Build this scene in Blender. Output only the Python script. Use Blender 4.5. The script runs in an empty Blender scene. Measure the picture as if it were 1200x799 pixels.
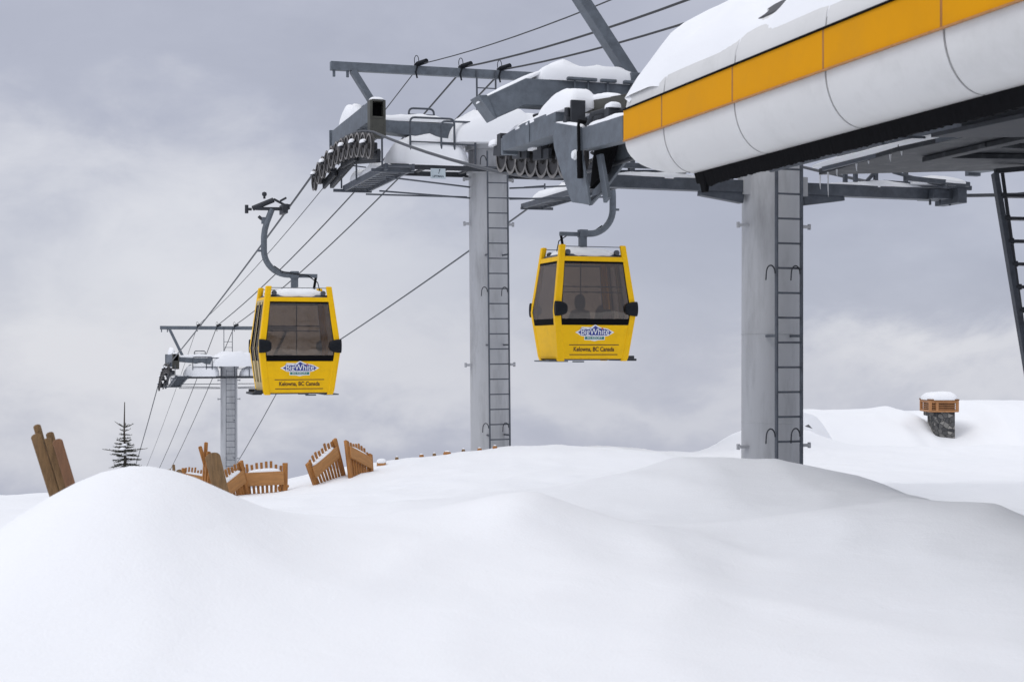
import bpy, bmesh, math, random
from mathutils import Vector, Matrix, Euler, noise

random.seed(7)
SC = bpy.context.scene
COL = SC.collection
PI = math.pi
R = math.radians
EYE = 1.4                       # camera height above the trodden snow
F = 1667.0                      # focal length in photo pixels
HZ = 410.0                      # horizon row
LA = math.atan2(.317, .948)     # heading of the lift line
CA, SA = math.cos(LA), math.sin(LA)
T2 = Vector((3.264, 17.85, 0))  # station mast


def L(s, u, z=0.0):
    """lift-line coordinates (across, along, height above eye) to world"""
    return Vector((T2.x + CA * s - SA * u, T2.y + SA * s + CA * u, EYE + z))


def P(px, py, Y):
    return Vector(((px - 600) / F * Y, Y, EYE + (HZ - py) / F * Y))


# ------------------------------------------------------------------ materials
MATS = {}


def nodes_of(m):
    m.use_nodes = True
    nt = m.node_tree
    return nt, nt.nodes, nt.links, nt.nodes['Principled BSDF']


def mat(name, col, rough=.6, metal=0.0, var=.12, scale=6.0, bump=.0, bscale=40., stretch=(1, 1, 1),
        dirt=None, dirt_amt=.0, dirt_scale=3.0, spec=.5, coat=0.0):
    m = bpy.data.materials.new(name)
    nt, N, K, b = nodes_of(m)
    b.inputs['Metallic'].default_value = metal
    b.inputs['Specular IOR Level'].default_value = spec
    if coat:
        b.inputs['Coat Weight'].default_value = coat
        b.inputs['Coat Roughness'].default_value = .15
    tc = N.new('ShaderNodeTexCoord')
    mp = N.new('ShaderNodeMapping')
    mp.inputs['Scale'].default_value = stretch
    K.new(tc.outputs['Object'], mp.inputs['Vector'])
    nz = N.new('ShaderNodeTexNoise')
    nz.inputs['Scale'].default_value = scale
    nz.inputs['Detail'].default_value = 6
    nz.inputs['Roughness'].default_value = .65
    K.new(mp.outputs['Vector'], nz.inputs['Vector'])
    rp = N.new('ShaderNodeValToRGB')
    rp.color_ramp.elements[0].position = .3
    rp.color_ramp.elements[1].position = .7
    rp.color_ramp.elements[0].color = (*[c * (1 - var) for c in col], 1)
    rp.color_ramp.elements[1].color = (*[min(1, c * (1 + var)) for c in col], 1)
    K.new(nz.outputs['Fac'], rp.inputs['Fac'])
    out = rp.outputs['Color']
    if dirt:
        n2 = N.new('ShaderNodeTexNoise')
        n2.inputs['Scale'].default_value = dirt_scale
        n2.inputs['Detail'].default_value = 8
        n2.inputs['Roughness'].default_value = .7
        K.new(mp.outputs['Vector'], n2.inputs['Vector'])
        mr = N.new('ShaderNodeMapRange')
        mr.inputs['From Min'].default_value = .5
        mr.inputs['From Max'].default_value = .75
        mr.inputs['To Max'].default_value = dirt_amt
        K.new(n2.outputs['Fac'], mr.inputs['Value'])
        mx = N.new('ShaderNodeMix')
        mx.data_type = 'RGBA'
        K.new(mr.outputs['Result'], mx.inputs['Factor'])
        K.new(out, mx.inputs['A'])
        mx.inputs['B'].default_value = (*dirt, 1)
        out = mx.outputs['Result']
    K.new(out, b.inputs['Base Color'])
    mr = N.new('ShaderNodeMapRange')
    mr.inputs['To Min'].default_value = max(0.02, rough - .1)
    mr.inputs['To Max'].default_value = min(1, rough + .1)
    K.new(nz.outputs['Fac'], mr.inputs['Value'])
    K.new(mr.outputs['Result'], b.inputs['Roughness'])
    if bump:
        n3 = N.new('ShaderNodeTexNoise')
        n3.inputs['Scale'].default_value = bscale
        n3.inputs['Detail'].default_value = 4
        K.new(mp.outputs['Vector'], n3.inputs['Vector'])
        bp = N.new('ShaderNodeBump')
        bp.inputs['Strength'].default_value = bump
        bp.inputs['Distance'].default_value = .02
        K.new(n3.outputs['Fac'], bp.inputs['Height'])
        K.new(bp.outputs['Normal'], b.inputs['Normal'])
    MATS[name] = m
    return m


mat('galvanised', (.135, .155, .18), .55, .35, .22, 7, .15, 60, dirt=(.07, .075, .085), dirt_amt=.5)
mat('steel_mid', (.085, .096, .115), .55, .3, .25, 9, .1, 50, dirt=(.05, .05, .055), dirt_amt=.6)
mat('steel_dark', (.03, .033, .04), .6, .2, .3, 9)
mat('olive_steel', (.062, .062, .052), .55, .1, .2, 8, dirt=(.03, .028, .02), dirt_amt=.5)
mat('mast_paint', (.42, .428, .445), .6, 0, .07, 2.2, .05, 12, (1, 1, .18), dirt=(.20, .20, .205), dirt_amt=.75, dirt_scale=2.6)
mat('rope', (.055, .06, .07), .5, .3, .3, 30)
mat('cable', (.035, .037, .042), .6, 0, .2, 20)
mat('rubber', (.006, .006, .007), .85, 0, .3, 20, spec=.08)
mat('black_plastic', (.007, .009, .013), .6, 0, .2, 12, spec=.2)
mat('sheave_liner', (.21, .20, .195), .7, .1, .25, 25)
mat('sheave_disc', (.035, .033, .034), .6, .2, .3, 12)
mat('yellow_paint', (.90, .52, .001), .5, 0, .035, 3, 0, spec=.22, dirt=(.60, .34, .01), dirt_amt=.35, dirt_scale=4)
mat('door_tan', (.50, .38, .16), .5, 0, .08, 4)
mat('stripe_yellow', (.68, .30, .001), .55, 0, .04, 1.5, dirt=(.52, .25, .02), dirt_amt=.3, dirt_scale=2, spec=.1)
mat('panel_white', (.66, .66, .655), .5, 0, .03, 1.2, 0, dirt=(.48, .48, .47), dirt_amt=.5, dirt_scale=1.4)
mat('lining', (.66, .67, .69), .75, 0, .08, 3, .3, 12)
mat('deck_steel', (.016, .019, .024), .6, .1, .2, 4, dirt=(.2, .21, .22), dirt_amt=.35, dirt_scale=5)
mat('logo_white', (.8, .82, .84), .5, 0, .03)
mat('logo_blue', (.03, .045, .28), .5, 0, .05)
mat('logo_green', (.01, .19, .15), .5, 0, .05)
mat('logo_red', (.55, .03, .03), .5, 0, .05)
mat('text_brown', (.07, .025, .01), .6, 0, .05)
mat('sign_pale', (.46, .53, .57), .6, 0, .05)
mat('sign_text', (.03, .04, .06), .6, 0, .05)
mat('cedar', (.36, .150, .034), .7, 0, .3, 5, .3, 30, (6, 6, .8), dirt=(.13, .055, .02), dirt_amt=.65, dirt_scale=3)
mat('cedar_pale', (.42, .20, .065), .7, 0, .2, 5, .2, 30, (1, 6, 6), dirt=(.2, .1, .04), dirt_amt=.5, dirt_scale=3)
mat('cedar_worn', (.20, .118, .052), .8, 0, .35, 5, .4, 30, (6, 6, .8), dirt=(.24, .16, .09), dirt_amt=.7, dirt_scale=2)
mat('cedar_rosy', (.20, .098, .05), .8, 0, .25, 5, .3, 30, (6, 6, .8), dirt=(.12, .07, .04), dirt_amt=.5, dirt_scale=3)
mat('needles', (.065, .075, .058), .8, 0, .4, 12)
mat('bark', (.06, .05, .042), .9, 0, .3, 20)
mat('louvre', (.40, .185, .07), .6, 0, .2, 6)
mat('louvre_dark', (.17, .075, .028), .7, 0, .2, 6)
mat('slate', (.07, .072, .08), .8, 0, .2, 6)
mat('timber_grey', (.12, .11, .10), .85, 0, .25, 5, .2, 20, (6, 6, 1))
mat('jacket', (.018, .02, .016), .85, 0, .3, 14)
mat('hair', (.012, .009, .008), .6, 0, .3, 30)
mat('skin', (.45, .27, .2), .5, 0, .05)
mat('bag_red', (.16, .012, .02), .75, 0, .2, 12)
mat('bag_black', (.015, .015, .017), .8, 0, .2, 12)
mat('cushion', (.03, .03, .035), .8, 0, .2, 10)


def snow_mat(name, big, fine):
    m = bpy.data.materials.new(name)
    nt, N, K, b = nodes_of(m)
    tc = N.new('ShaderNodeTexCoord')
    n = N.new('ShaderNodeTexNoise')
    n.inputs['Scale'].default_value = .8
    n.inputs['Detail'].default_value = 8
    K.new(tc.outputs['Object'], n.inputs['Vector'])
    rp = N.new('ShaderNodeValToRGB')
    rp.color_ramp.elements[0].color = (.83, .845, .875, 1)
    rp.color_ramp.elements[1].color = (.87, .88, .90, 1)
    K.new(n.outputs['Fac'], rp.inputs['Fac'])
    K.new(rp.outputs['Color'], b.inputs['Base Color'])
    b.inputs['Roughness'].default_value = .75
    b.inputs['Specular IOR Level'].default_value = .15
    b.inputs['Subsurface Weight'].default_value = 0.0
    n1 = N.new('ShaderNodeTexNoise')
    n1.inputs['Scale'].default_value = 2.2
    n1.inputs['Detail'].default_value = 5
    n1.inputs['Distortion'].default_value = .4
    K.new(tc.outputs['Object'], n1.inputs['Vector'])
    n2 = N.new('ShaderNodeTexNoise')
    n2.inputs['Scale'].default_value = 55
    n2.inputs['Detail'].default_value = 5
    K.new(tc.outputs['Object'], n2.inputs['Vector'])
    b1 = N.new('ShaderNodeBump')
    b1.inputs['Strength'].default_value = big
    b1.inputs['Distance'].default_value = .05
    K.new(n1.outputs['Fac'], b1.inputs['Height'])
    b2 = N.new('ShaderNodeBump')
    b2.inputs['Strength'].default_value = fine
    b2.inputs['Distance'].default_value = .01
    K.new(n2.outputs['Fac'], b2.inputs['Height'])
    K.new(b1.outputs['Normal'], b2.inputs['Normal'])
    K.new(b2.outputs['Normal'], b.inputs['Normal'])
    MATS[name] = m


snow_mat('snow', .32, .30)
snow_mat('snow_cap', .15, .2)


def glass_mat():
    m = bpy.data.materials.new('tinted_glass')
    m.use_nodes = True
    nt = m.node_tree
    N, K = nt.nodes, nt.links
    N.clear()
    o = N.new('ShaderNodeOutputMaterial')
    t = N.new('ShaderNodeBsdfTransparent')
    t.inputs['Color'].default_value = (.60, .55, .50, 1)
    g = N.new('ShaderNodeBsdfGlossy')
    g.inputs['Color'].default_value = (.75, .72, .70, 1)
    tc = N.new('ShaderNodeTexCoord')
    nz = N.new('ShaderNodeTexNoise')
    nz.inputs['Scale'].default_value = 3
    nz.inputs['Detail'].default_value = 4
    K.new(tc.outputs['Object'], nz.inputs['Vector'])
    mr = N.new('ShaderNodeMapRange')
    mr.inputs['From Min'].default_value = .35
    mr.inputs['From Max'].default_value = .7
    mr.inputs['To Min'].default_value = .03
    mr.inputs['To Max'].default_value = .25
    K.new(nz.outputs['Fac'], mr.inputs['Value'])
    K.new(mr.outputs['Result'], g.inputs['Roughness'])
    bp = N.new('ShaderNodeBump')
    bp.inputs['Strength'].default_value = .4
    bp.inputs['Distance'].default_value = .05
    n2 = N.new('ShaderNodeTexNoise')
    n2.inputs['Scale'].default_value = 1.6
    K.new(tc.outputs['Object'], n2.inputs['Vector'])
    K.new(n2.outputs['Fac'], bp.inputs['Height'])
    K.new(bp.outputs['Normal'], g.inputs['Normal'])
    lw = N.new('ShaderNodeLayerWeight')
    lw.inputs['Blend'].default_value = .3
    m2 = N.new('ShaderNodeMapRange')
    m2.inputs['To Min'].default_value = .10
    m2.inputs['To Max'].default_value = .5
    K.new(lw.outputs['Fresnel'], m2.inputs['Value'])
    mx = N.new('ShaderNodeMixShader')
    K.new(m2.outputs['Result'], mx.inputs['Fac'])
    K.new(t.outputs[0], mx.inputs[1])
    K.new(g.outputs[0], mx.inputs[2])
    K.new(mx.outputs[0], o.inputs['Surface'])
    MATS['glass'] = m


glass_mat()


def stone_mat():
    m = bpy.data.materials.new('rubble_stone')
    nt, N, K, b = nodes_of(m)
    tc = N.new('ShaderNodeTexCoord')
    v = N.new('ShaderNodeTexVoronoi')
    v.inputs['Scale'].default_value = 10
    v.inputs['Randomness'].default_value = 1
    K.new(tc.outputs['Object'], v.inputs['Vector'])
    hs = N.new('ShaderNodeSeparateColor')
    K.new(v.outputs['Color'], hs.inputs['Color'])
    rp = N.new('ShaderNodeValToRGB')
    cr = rp.color_ramp
    cr.elements[0].color = (.045, .046, .05, 1)
    cr.elements[1].color = (.30, .29, .27, 1)
    e = cr.elements.new(.5)
    e.color = (.12, .118, .115, 1)
    K.new(hs.outputs[0], rp.inputs['Fac'])
    v2 = N.new('ShaderNodeTexVoronoi')
    v2.feature = 'DISTANCE_TO_EDGE'
    v2.inputs['Scale'].default_value = 10
    K.new(tc.outputs['Object'], v2.inputs['Vector'])
    mr = N.new('ShaderNodeMapRange')
    mr.inputs['From Max'].default_value = .06
    K.new(v2.outputs['Distance'], mr.inputs['Value'])
    mx = N.new('ShaderNodeMix')
    mx.data_type = 'RGBA'
    K.new(mr.outputs['Result'], mx.inputs['Factor'])
    mx.inputs['A'].default_value = (.03, .03, .032, 1)
    K.new(rp.outputs['Color'], mx.inputs['B'])
    K.new(mx.outputs['Result'], b.inputs['Base Color'])
    b.inputs['Roughness'].default_value = .9
    bp = N.new('ShaderNodeBump')
    bp.inputs['Strength'].default_value = .8
    bp.inputs['Distance'].default_value = .03
    K.new(mr.outputs['Result'], bp.inputs['Height'])
    K.new(bp.outputs['Normal'], b.inputs['Normal'])
    MATS['stone'] = m


stone_mat()


# ------------------------------------------------------------------ mesh builder
class MB:
    def __init__(self):
        self.v, self.f, self.m, self.s = [], [], [], []
        self.mi = 0

    def add(self, vs, fs, smooth=False):
        o = len(self.v)
        self.v += [tuple(p) for p in vs]
        for f in fs:
            self.f.append(tuple(i + o for i in f))
            self.m.append(self.mi)
            self.s.append(smooth)
        return self

    def hexa(self, p):
        """8 corners: bottom 0-3 counter-clockwise, top 4-7"""
        return self.add(p, [(0, 3, 2, 1), (4, 5, 6, 7), (0, 1, 5, 4), (1, 2, 6, 5), (2, 3, 7, 6), (3, 0, 4, 7)])

    def box(self, c, size, rot=None):
        c = Vector(c)
        x, y, z = [d / 2 for d in size]
        p = [Vector(q) for q in ((-x, -y, -z), (x, -y, -z), (x, y, -z), (-x, y, -z), (-x, -y, z), (x, -y, z), (x, y, z), (-x, y, z))]
        if rot:
            e = Euler(rot).to_matrix()
            p = [e @ q for q in p]
        return self.hexa([c + q for q in p])

    def bar(self, a, b, w, h, up=(0, 0, 1)):
        a, b, up = Vector(a), Vector(b), Vector(up)
        d = (b - a).normalized()
        side = d.cross(up)
        if side.length < 1e-4:
            side = d.cross(Vector((0, 1, 0)))
        side.normalize()
        up = side.cross(d).normalized()
        sw, uh = side * w / 2, up * h / 2
        return self.hexa([a - sw - uh, a + sw - uh, b + sw - uh, b - sw - uh, a - sw + uh, a + sw + uh, b + sw + uh, b - sw + uh])

    def prism(self, pts, ext):
        ext = Vector(ext)
        a = [Vector(p) for p in pts]
        n = len(a)
        fs = [tuple(range(n - 1, -1, -1)), tuple(range(n, 2 * n))]
        fs += [(i, (i + 1) % n, n + (i + 1) % n, n + i) for i in range(n)]
        return self.add(a + [p + ext for p in a], fs)

    def tube(self, pts, r, n=8, cap=True, rs=None):
        pts = [Vector(p) for p in pts]
        k = len(pts)
        rings, ref = [], None
        for i, p in enumerate(pts):
            t = ((pts[min(i + 1, k - 1)] - pts[max(i - 1, 0)])).normalized()
            if ref is None:
                ref = t.orthogonal().normalized()
            else:
                ref = (ref - t * ref.dot(t)).normalized()
            bi = t.cross(ref)
            rr = rs[i] if rs else r
            rings.append([p + (ref * math.cos(q) + bi * math.sin(q)) * rr for q in [2 * PI * j / n for j in range(n)]])
        vs = [q for ring in rings for q in ring]
        fs = [(i * n + j, i * n + (j + 1) % n, (i + 1) * n + (j + 1) % n, (i + 1) * n + j) for i in range(k - 1) for j in range(n)]
        self.add(vs, fs, True)
        if cap:
            self.add(rings[0], [tuple(range(n - 1, -1, -1))])
            self.add(rings[-1], [tuple(range(n))])
        return self

    def cyl(self, a, b, r, n=16, r2=None):
        return self.tube([a, b], r, n, True, [r, r2 if r2 is not None else r])

    def lathe(self, prof, axis_o, axis='x', n=24, smooth=True):
        """prof: (along axis, radius)"""
        vs = []
        o = Vector(axis_o)
        for a, r in prof:
            for j in range(n):
                q = 2 * PI * j / n
                c, s = r * math.cos(q), r * math.sin(q)
                vs.append(o + (Vector((a, c, s)) if axis == 'x' else Vector((c, s, a)) if axis == 'z' else Vector((s, a, c))))
        fs = [(i * n + j, i * n + (j + 1) % n, (i + 1) * n + (j + 1) % n, (i + 1) * n + j) for i in range(len(prof) - 1) for j in range(n)]
        return self.add(vs, fs, smooth)

    def grid(self, rows, smooth=True, flip=False):
        n = len(rows[0])
        vs = [p for r in rows for p in r]
        fs = []
        for i in range(len(rows) - 1):
            for j in range(n - 1):
                q = (i * n + j, i * n + j + 1, (i + 1) * n + j + 1, (i + 1) * n + j)
                fs.append(q[::-1] if flip else q)
        return self.add(vs, fs, smooth)

    def slab(self, rows, off, smooth=True):
        """grid given a thickness: off is a vector or a function of the point"""
        n, k = len(rows[0]), len(rows)
        fn = off if callable(off) else (lambda p: Vector(off))
        rows = [[Vector(p) for p in r] for r in rows]
        back = [[p + fn(p) for p in r] for r in rows]
        vs = [p for r in rows for p in r] + [p for r in back for p in r]
        m = n * k
        fs = []
        for i in range(k - 1):
            for j in range(n - 1):
                a, b, c, d = i * n + j, i * n + j + 1, (i + 1) * n + j + 1, (i + 1) * n + j
                fs += [(a, b, c, d), (m + d, m + c, m + b, m + a)]
        for i in range(k - 1):
            a, b = i * n, (i + 1) * n
            fs += [(a, b, m + b, m + a)]
            a, b = i * n + n - 1, (i + 1) * n + n - 1
            fs += [(b, a, m + a, m + b)]
        for j in range(n - 1):
            a, b = j, j + 1
            fs += [(b, a, m + a, m + b)]
            a, b = (k - 1) * n + j, (k - 1) * n + j + 1
            fs += [(a, b, m + b, m + a)]
        return self.add(vs, fs, smooth)

    def snow(self, c, hx, hy, h, seed=0, rot=0.0, p=.55, lump=.25, slope=(0, 0), n=48, under=.02):
        """rounded cap of settled snow on a rectangle"""
        c = Vector(c)
        cr, sr = math.cos(rot), math.sin(rot)
        rings = 16
        vs = []

        def sg(v, e):
            return math.copysign(abs(v) ** e, v)
        for i in range(rings + 1):
            t = i / rings
            ro = math.sin(t * PI / 2)
            for j in range(n):
                q = 2 * PI * j / n
                x, y = sg(math.cos(q), p) * ro, sg(math.sin(q), p) * ro
                nn = noise.noise(Vector((x * hx * 1.6 + seed * 7.3, y * hy * 1.6, seed * 3.1)))
                n2 = noise.noise(Vector((x * hx * 5 + seed * 2.3, y * hy * 5, seed * 1.1)))
                g = max(0, 1 - ro ** 3.2) ** .55
                n3 = noise.noise(Vector((x * hx * 14 + seed, y * hy * 14, seed * 2.7)))
                z = h * g * (1 + lump * 1.6 * nn + lump * .5 * n2) + .012 * n3 * g * min(1, h / .1)
                ww = 1 + .06 * n2 * ro
                X, Yv = x * hx * ww, y * hy * ww
                z += slope[0] * X + slope[1] * Yv
                vs.append(c + Vector((X * cr - Yv * sr, X * sr + Yv * cr, z)))
        lastring = vs[-n:]
        vs += [q - Vector((0, 0, under)) for q in lastring]
        fs = [(i * n + j, i * n + (j + 1) % n, (i + 1) * n + (j + 1) % n, (i + 1) * n + j)[::-1] for i in range(rings + 1) for j in range(n)]
        fs.append(tuple((rings + 1) * n + j for j in range(n - 1, -1, -1)))
        return self.add(vs, fs, True)

    def build(self, name, mats, parent=None, dz=0.0, bevel=0.0, subsurf=0):
        me = bpy.data.meshes.new(name)
        me.from_pydata([(x, y, z + dz) for x, y, z in self.v], [], self.f)
        for m in (mats if isinstance(mats, (list, tuple)) else [mats]):
            me.materials.append(MATS[m])
        me.polygons.foreach_set('material_index', self.m)
        me.polygons.foreach_set('use_smooth', self.s)
        me.update()
        bm = bmesh.new()
        bm.from_mesh(me)
        bmesh.ops.remove_doubles(bm, verts=bm.verts, dist=1e-5)
        bmesh.ops.recalc_face_normals(bm, faces=bm.faces)
        bm.to_mesh(me)
        bm.free()
        if any(self.s):
            me.set_sharp_from_angle(angle=R(48))
        o = bpy.data.objects.new(name, me)
        COL.objects.link(o)
        if parent:
            o.parent = parent
        if bevel:
            b = o.modifiers.new('Bevel', 'BEVEL')
            b.width = bevel
            b.segments = 2
            b.limit_method = 'ANGLE'
            b.angle_limit = R(40)
        return o


class SnowSet:
    """several separate caps of snow, each its own part"""
    def __init__(self):
        self.a = []

    def snow(self, *a, **k):
        self.a.append((a, k))

    def build(self, name, m, parent=None, dz=0.0):
        for a, k in self.a:
            q = MB()
            q.snow(*a, **k)
            q.build(name, m, parent, dz)


def tag(o, label=None, cat=None, group=None, kind=None):
    if label:
        o['label'] = label
    if cat:
        o['category'] = cat
    if group:
        o['group'] = group
    if kind:
        o['kind'] = kind
    return o


def empty(name, loc, rz=0.0):
    o = bpy.data.objects.new(name, None)
    COL.objects.link(o)
    o.location = loc
    o.rotation_euler = (0, 0, rz)
    o.empty_display_size = .3
    return o


def kids(o):
    return [c for c in bpy.data.objects if c.parent == o]


def copy_tree(o, parent=None):
    c = o.copy()
    COL.objects.link(c)
    if parent:
        c.parent = parent
    for ch in kids(o):
        copy_tree(ch, c)
    return c


def text_mesh(name, body, size, m, parent, loc, rot, thick=.004, bold=0.0, width=None, spacing=1.0, shear=0):
    cu = bpy.data.curves.new(name, 'FONT')
    cu.body = body
    cu.size = size
    cu.align_x = 'CENTER'
    cu.align_y = 'CENTER'
    cu.extrude = thick
    cu.offset = bold
    cu.space_character = spacing
    cu.shear = shear
    ob = bpy.data.objects.new(name, cu)
    COL.objects.link(ob)
    bpy.context.view_layer.update()
    dg = bpy.context.evaluated_depsgraph_get()
    me = bpy.data.meshes.new_from_object(ob.evaluated_get(dg))
    bpy.data.objects.remove(ob)
    if width:
        xs = [v.co.x for v in me.vertices]
        k = width / (max(xs) - min(xs))
        for v in me.vertices:
            v.co.x *= k
    me.materials.clear()
    me.materials.append(MATS[m])
    me.name = name
    o = bpy.data.objects.new(name, me)
    COL.objects.link(o)
    o.parent = parent
    o.location = loc
    o.rotation_euler = rot
    return o


def arc(c, r, a0, a1, n, plane='xz'):
    out = []
    for i in range(n + 1):
        a = a0 + (a1 - a0) * i / n
        x, y = r * math.cos(a), r * math.sin(a)
        out.append(Vector((c[0] + x, c[1], c[2] + y)) if plane == 'xz' else Vector((c[0], c[1] + x, c[2] + y)))
    return out


# ------------------------------------------------------------------ terrain
def sstep(a, b, x):
    t = max(0.0, min(1.0, (x - a) / (b - a)))
    return t * t * (3 - 2 * t)


def pw(tab, x):
    if x <= tab[0][0]:
        return tab[0][1]
    for (a, va), (b, vb) in zip(tab, tab[1:]):
        if x <= b:
            return va + (vb - va) * sstep(a, b, x)
    return tab[-1][1]


def gau(x, y, cx, cy, sx, sy, rot=0.0):
    dx, dy = x - cx, y - cy
    c, s = math.cos(rot), math.sin(rot)
    a, b = (dx * c + dy * s) / sx, (-dx * s + dy * c) / sy
    return math.exp(-.5 * (a * a + b * b))


MID_L = [(0, -1.40), (6, -1.38), (9, -1.30), (14, -1.72), (19, -2.12), (24, -2.50), (29, -3.02), (34, -3.75), (42, -5.2)]
MID_C = [(0, -1.40), (6, -1.38), (9, -1.32), (13, -1.50), (18, -1.92), (24, -2.16), (27, -1.92), (30, -2.1), (36, -3.2), (42, -4.2)]
MID_R = [(0, -1.40), (6, -1.40), (10, -1.40), (14, -1.52), (18, -1.95), (22, -2.12), (28, -2.16), (32, -2.12), (36, -2.1), (42, -3.0)]


def height(x, y):
    """snow surface, relative to the eye"""
    k = x / max(y, 3.0)
    zl, zc, zr = pw(MID_L, y), pw(MID_C, y), pw(MID_R, y)
    w = sstep(-.22, .03, k)
    z = zl * (1 - w) + zc * w
    w = sstep(.105, .17, k)
    z = z * (1 - w) + zr * w
    z += .05 * gau(x, y, -1.4, 8.2, 1.6, 1.6) + .555 * gau(x, y, -2.2, 8.0, .52 if x < -2.2 else .58, 1.1)
    z += .40 * math.exp(-.5 * (abs(x - 2.6) / 1.35) ** 3 - .5 * ((y - 15.0) / (1.5 if y < 15 else 1.0)) ** 2) + .07 * gau(x, y, 1.75, 15.2, .30, .6) + .12 * gau(x, y, .4, 14.2, 1.6, 1.0)
    z += .20 * gau(x, y, 3.45, 11.0, .75 if x < 3.45 else .45, 1.5) + .12 * gau(x, y, 2.4, 10.6, .9, .8, .3)
    z += .22 * gau(x, y, .1, 10.0, .5, .5) + .13 * gau(x, y, -.5, 10.6, .9, 1.8)
    z -= .55 * gau(x, y, 5.9, 15.6, 1.5, 1.7)
    z += .12 * gau(x, y, 7.6, 20.5, 3.0, 1.0) - .26 * gau(x, y, 3.9, 27.5, .8, 2.5) + .06 * gau(x, y, 1.9, 27, 1.2, 1.5)
    z += .20 * gau(x, y, -.3, 24, 1.5, 2.0) + .22 * gau(x, y, -3.7, 27.2, 1.3, 1.6)
    # drift against the half buried hut
    z -= .35 * sstep(7.2, 8.0, x) * sstep(31, 34, y)
    z += .14 * gau(x, y, 5.6, 34.5, 1.6, 1.5)
    # mountainside falling away all round
    r = math.hypot(x, y - 8)
    z -= .15 * max(0, r - 36) * sstep(36, 46, r)
    if y < 4:
        z -= .02 * (4 - y)
    n1 = noise.noise(Vector((x * .32, y * .32, 3.3)))
    n2 = noise.noise(Vector((x * .9, y * .9, 9.1)))
    n3 = noise.noise(Vector((x * 2.6, y * 2.6, 5.7)))
    n4 = noise.noise(Vector((x * 1.1 + .4 * n1, y * .55, 21.0)))
    z += .08 * n1 + .03 * n2 + .009 * n3 + .035 * (1 - abs(n4)) ** 4 * sstep(2, 9, y)
    z += .06 * gau(x, y, .05, 9.2, .20, .5) + .03 * gau(x, y, .35, 8.6, .14, .4)
    if r > 60:
        z += min(.04 * (r - 60), 25) * noise.noise(Vector((x * .01, y * .01, 1.7)))
    return z


def axis_pts(lo, hi, step, far):
    a = []
    x = lo
    while x < hi:
        a.append(x)
        x += step
    a.append(hi)
    g, d = hi, step
    while g < far:
        d *= 1.22
        g += d
        a.append(g)
    g, d = lo, step
    b = []
    while g > -far:
        d *= 1.22
        g -= d
        b.append(g)
    return b[::-1] + a


xs = axis_pts(-9.5, 15.5, .11, 3000)
ys = axis_pts(4.5, 40, .11, 3000)
mb = MB()
mb.grid([[(x, y, height(x, y) + EYE) for x in xs] for y in ys])
ground = mb.build('snow_ground', 'snow')
tag(ground, kind='structure')


def gz(x, y):
    return height(x, y) + EYE


# ------------------------------------------------------------------ lift towers
def make_wheel():
    w = MB()
    w.mi = 0
    r = .235
    w.lathe([(-.032, r - .045), (-.034, r - .02), (-.030, r - .004)], (0, 0, 0), 'x', 28)
    w.lathe([(.030, r - .004), (.034, r - .02), (.032, r - .045)], (0, 0, 0), 'x', 28)
    w.mi = 1
    w.lathe([(-.032, r - .045), (-.029, r), (-.012, r - .014), (.012, r - .014), (.029, r), (.032, r - .045), (-.032, r - .045)], (0, 0, 0), 'x', 28)
    w.mi = 1
    w.lathe([(-.012, .06), (-.014, r - .026), (.014, r - .026), (.012, .06)], (0, 0, 0), 'x', 28)
    w.mi = 1
    w.lathe([(-.06, 0), (-.06, .05), (.06, .05), (.06, 0)], (0, 0, 0), 'x', 14)
    for i in range(0):
        a = 2 * PI * i / 5
        d = Vector((0, math.cos(a), math.sin(a)))
        w.bar(Vector((-.019, 0, 0)) + d * .05, Vector((-.019, 0, 0)) + d * (r - .04), .03, .012, (1, 0, 0))
    return w.build('sheave', ['sheave_liner', 'sheave_disc'])


WHEEL = make_wheel()
_wheel_used = [False]


def wheel_at(parent, loc):
    if not _wheel_used[0]:
        _wheel_used[0] = True
        o = WHEEL
    else:
        o = WHEEL.copy()
        COL.objects.link(o)
    o.parent = parent
    o.location = loc
    return o


def ladder_part(root, x, y, z0, z1, w, dz, name='ladder', hooks=(), r=.018):
    m = MB()
    for sx in (-1, 1):
        m.bar((x + sx * w / 2, y, z0), (x + sx * w / 2, y, z1), .05, .022, (1, 0, 0))
    z = z0 + .4
    while z < z1 - .2:
        m.bar((x, y + .02, z), (x, y + .3, z), .025, .03) if False else None
        z += 1.5
    for zz in [z0 + .8 + 1.8 * i for i in range(int((z1 - z0) / 1.8))]:
        for sx in (-1, 1):
            m.bar((x + sx * w / 2, y + .012, zz), (x + sx * w * .42, y + .30, zz), .03, .03)
    lad = m.build(name, 'steel_mid', root, dz)
    z = z0 + .12
    while z < z1 - .05:
        q = MB()
        q.tube([(x - w / 2, y, z), (x + w / 2, y, z)], .013, 8)
        q.build('rung', 'steel_mid', lad, dz)
        z += .30
    for hz in hooks:
        for sx in (-1, 1):
            q = MB()
            xo = x + sx * w / 2 - .03
            q.tube([Vector((xo - .06 + .06 * math.cos(a), y - .02, hz + .10 * math.sin(a))) for a in [PI * i / 10 for i in range(11)]] + [Vector((xo - .125, y - .02, hz - .08))], .009, 6)
            q.build('hook', 'steel_dark', lad, dz)
    return lad


def rail_hoop(m, pts, r=.021):
    """tube through points with small rounded corners"""
    pts = [Vector(p) for p in pts]
    out = [pts[0]]
    for a, b, c in zip(pts, pts[1:], pts[2:]):
        d1, d2 = (a - b), (c - b)
        k = min(.1, d1.length * .4, d2.length * .4)
        p, q = b + d1.normalized() * k, b + d2.normalized() * k
        for i in range(5):
            t = i / 4
            out.append(p * (1 - t) ** 2 + b * 2 * t * (1 - t) + q * t * t)
    out.append(pts[-1])
    m.tube(out, r, 8)


G = 3.05                        # half gauge
WSP = .485


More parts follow.
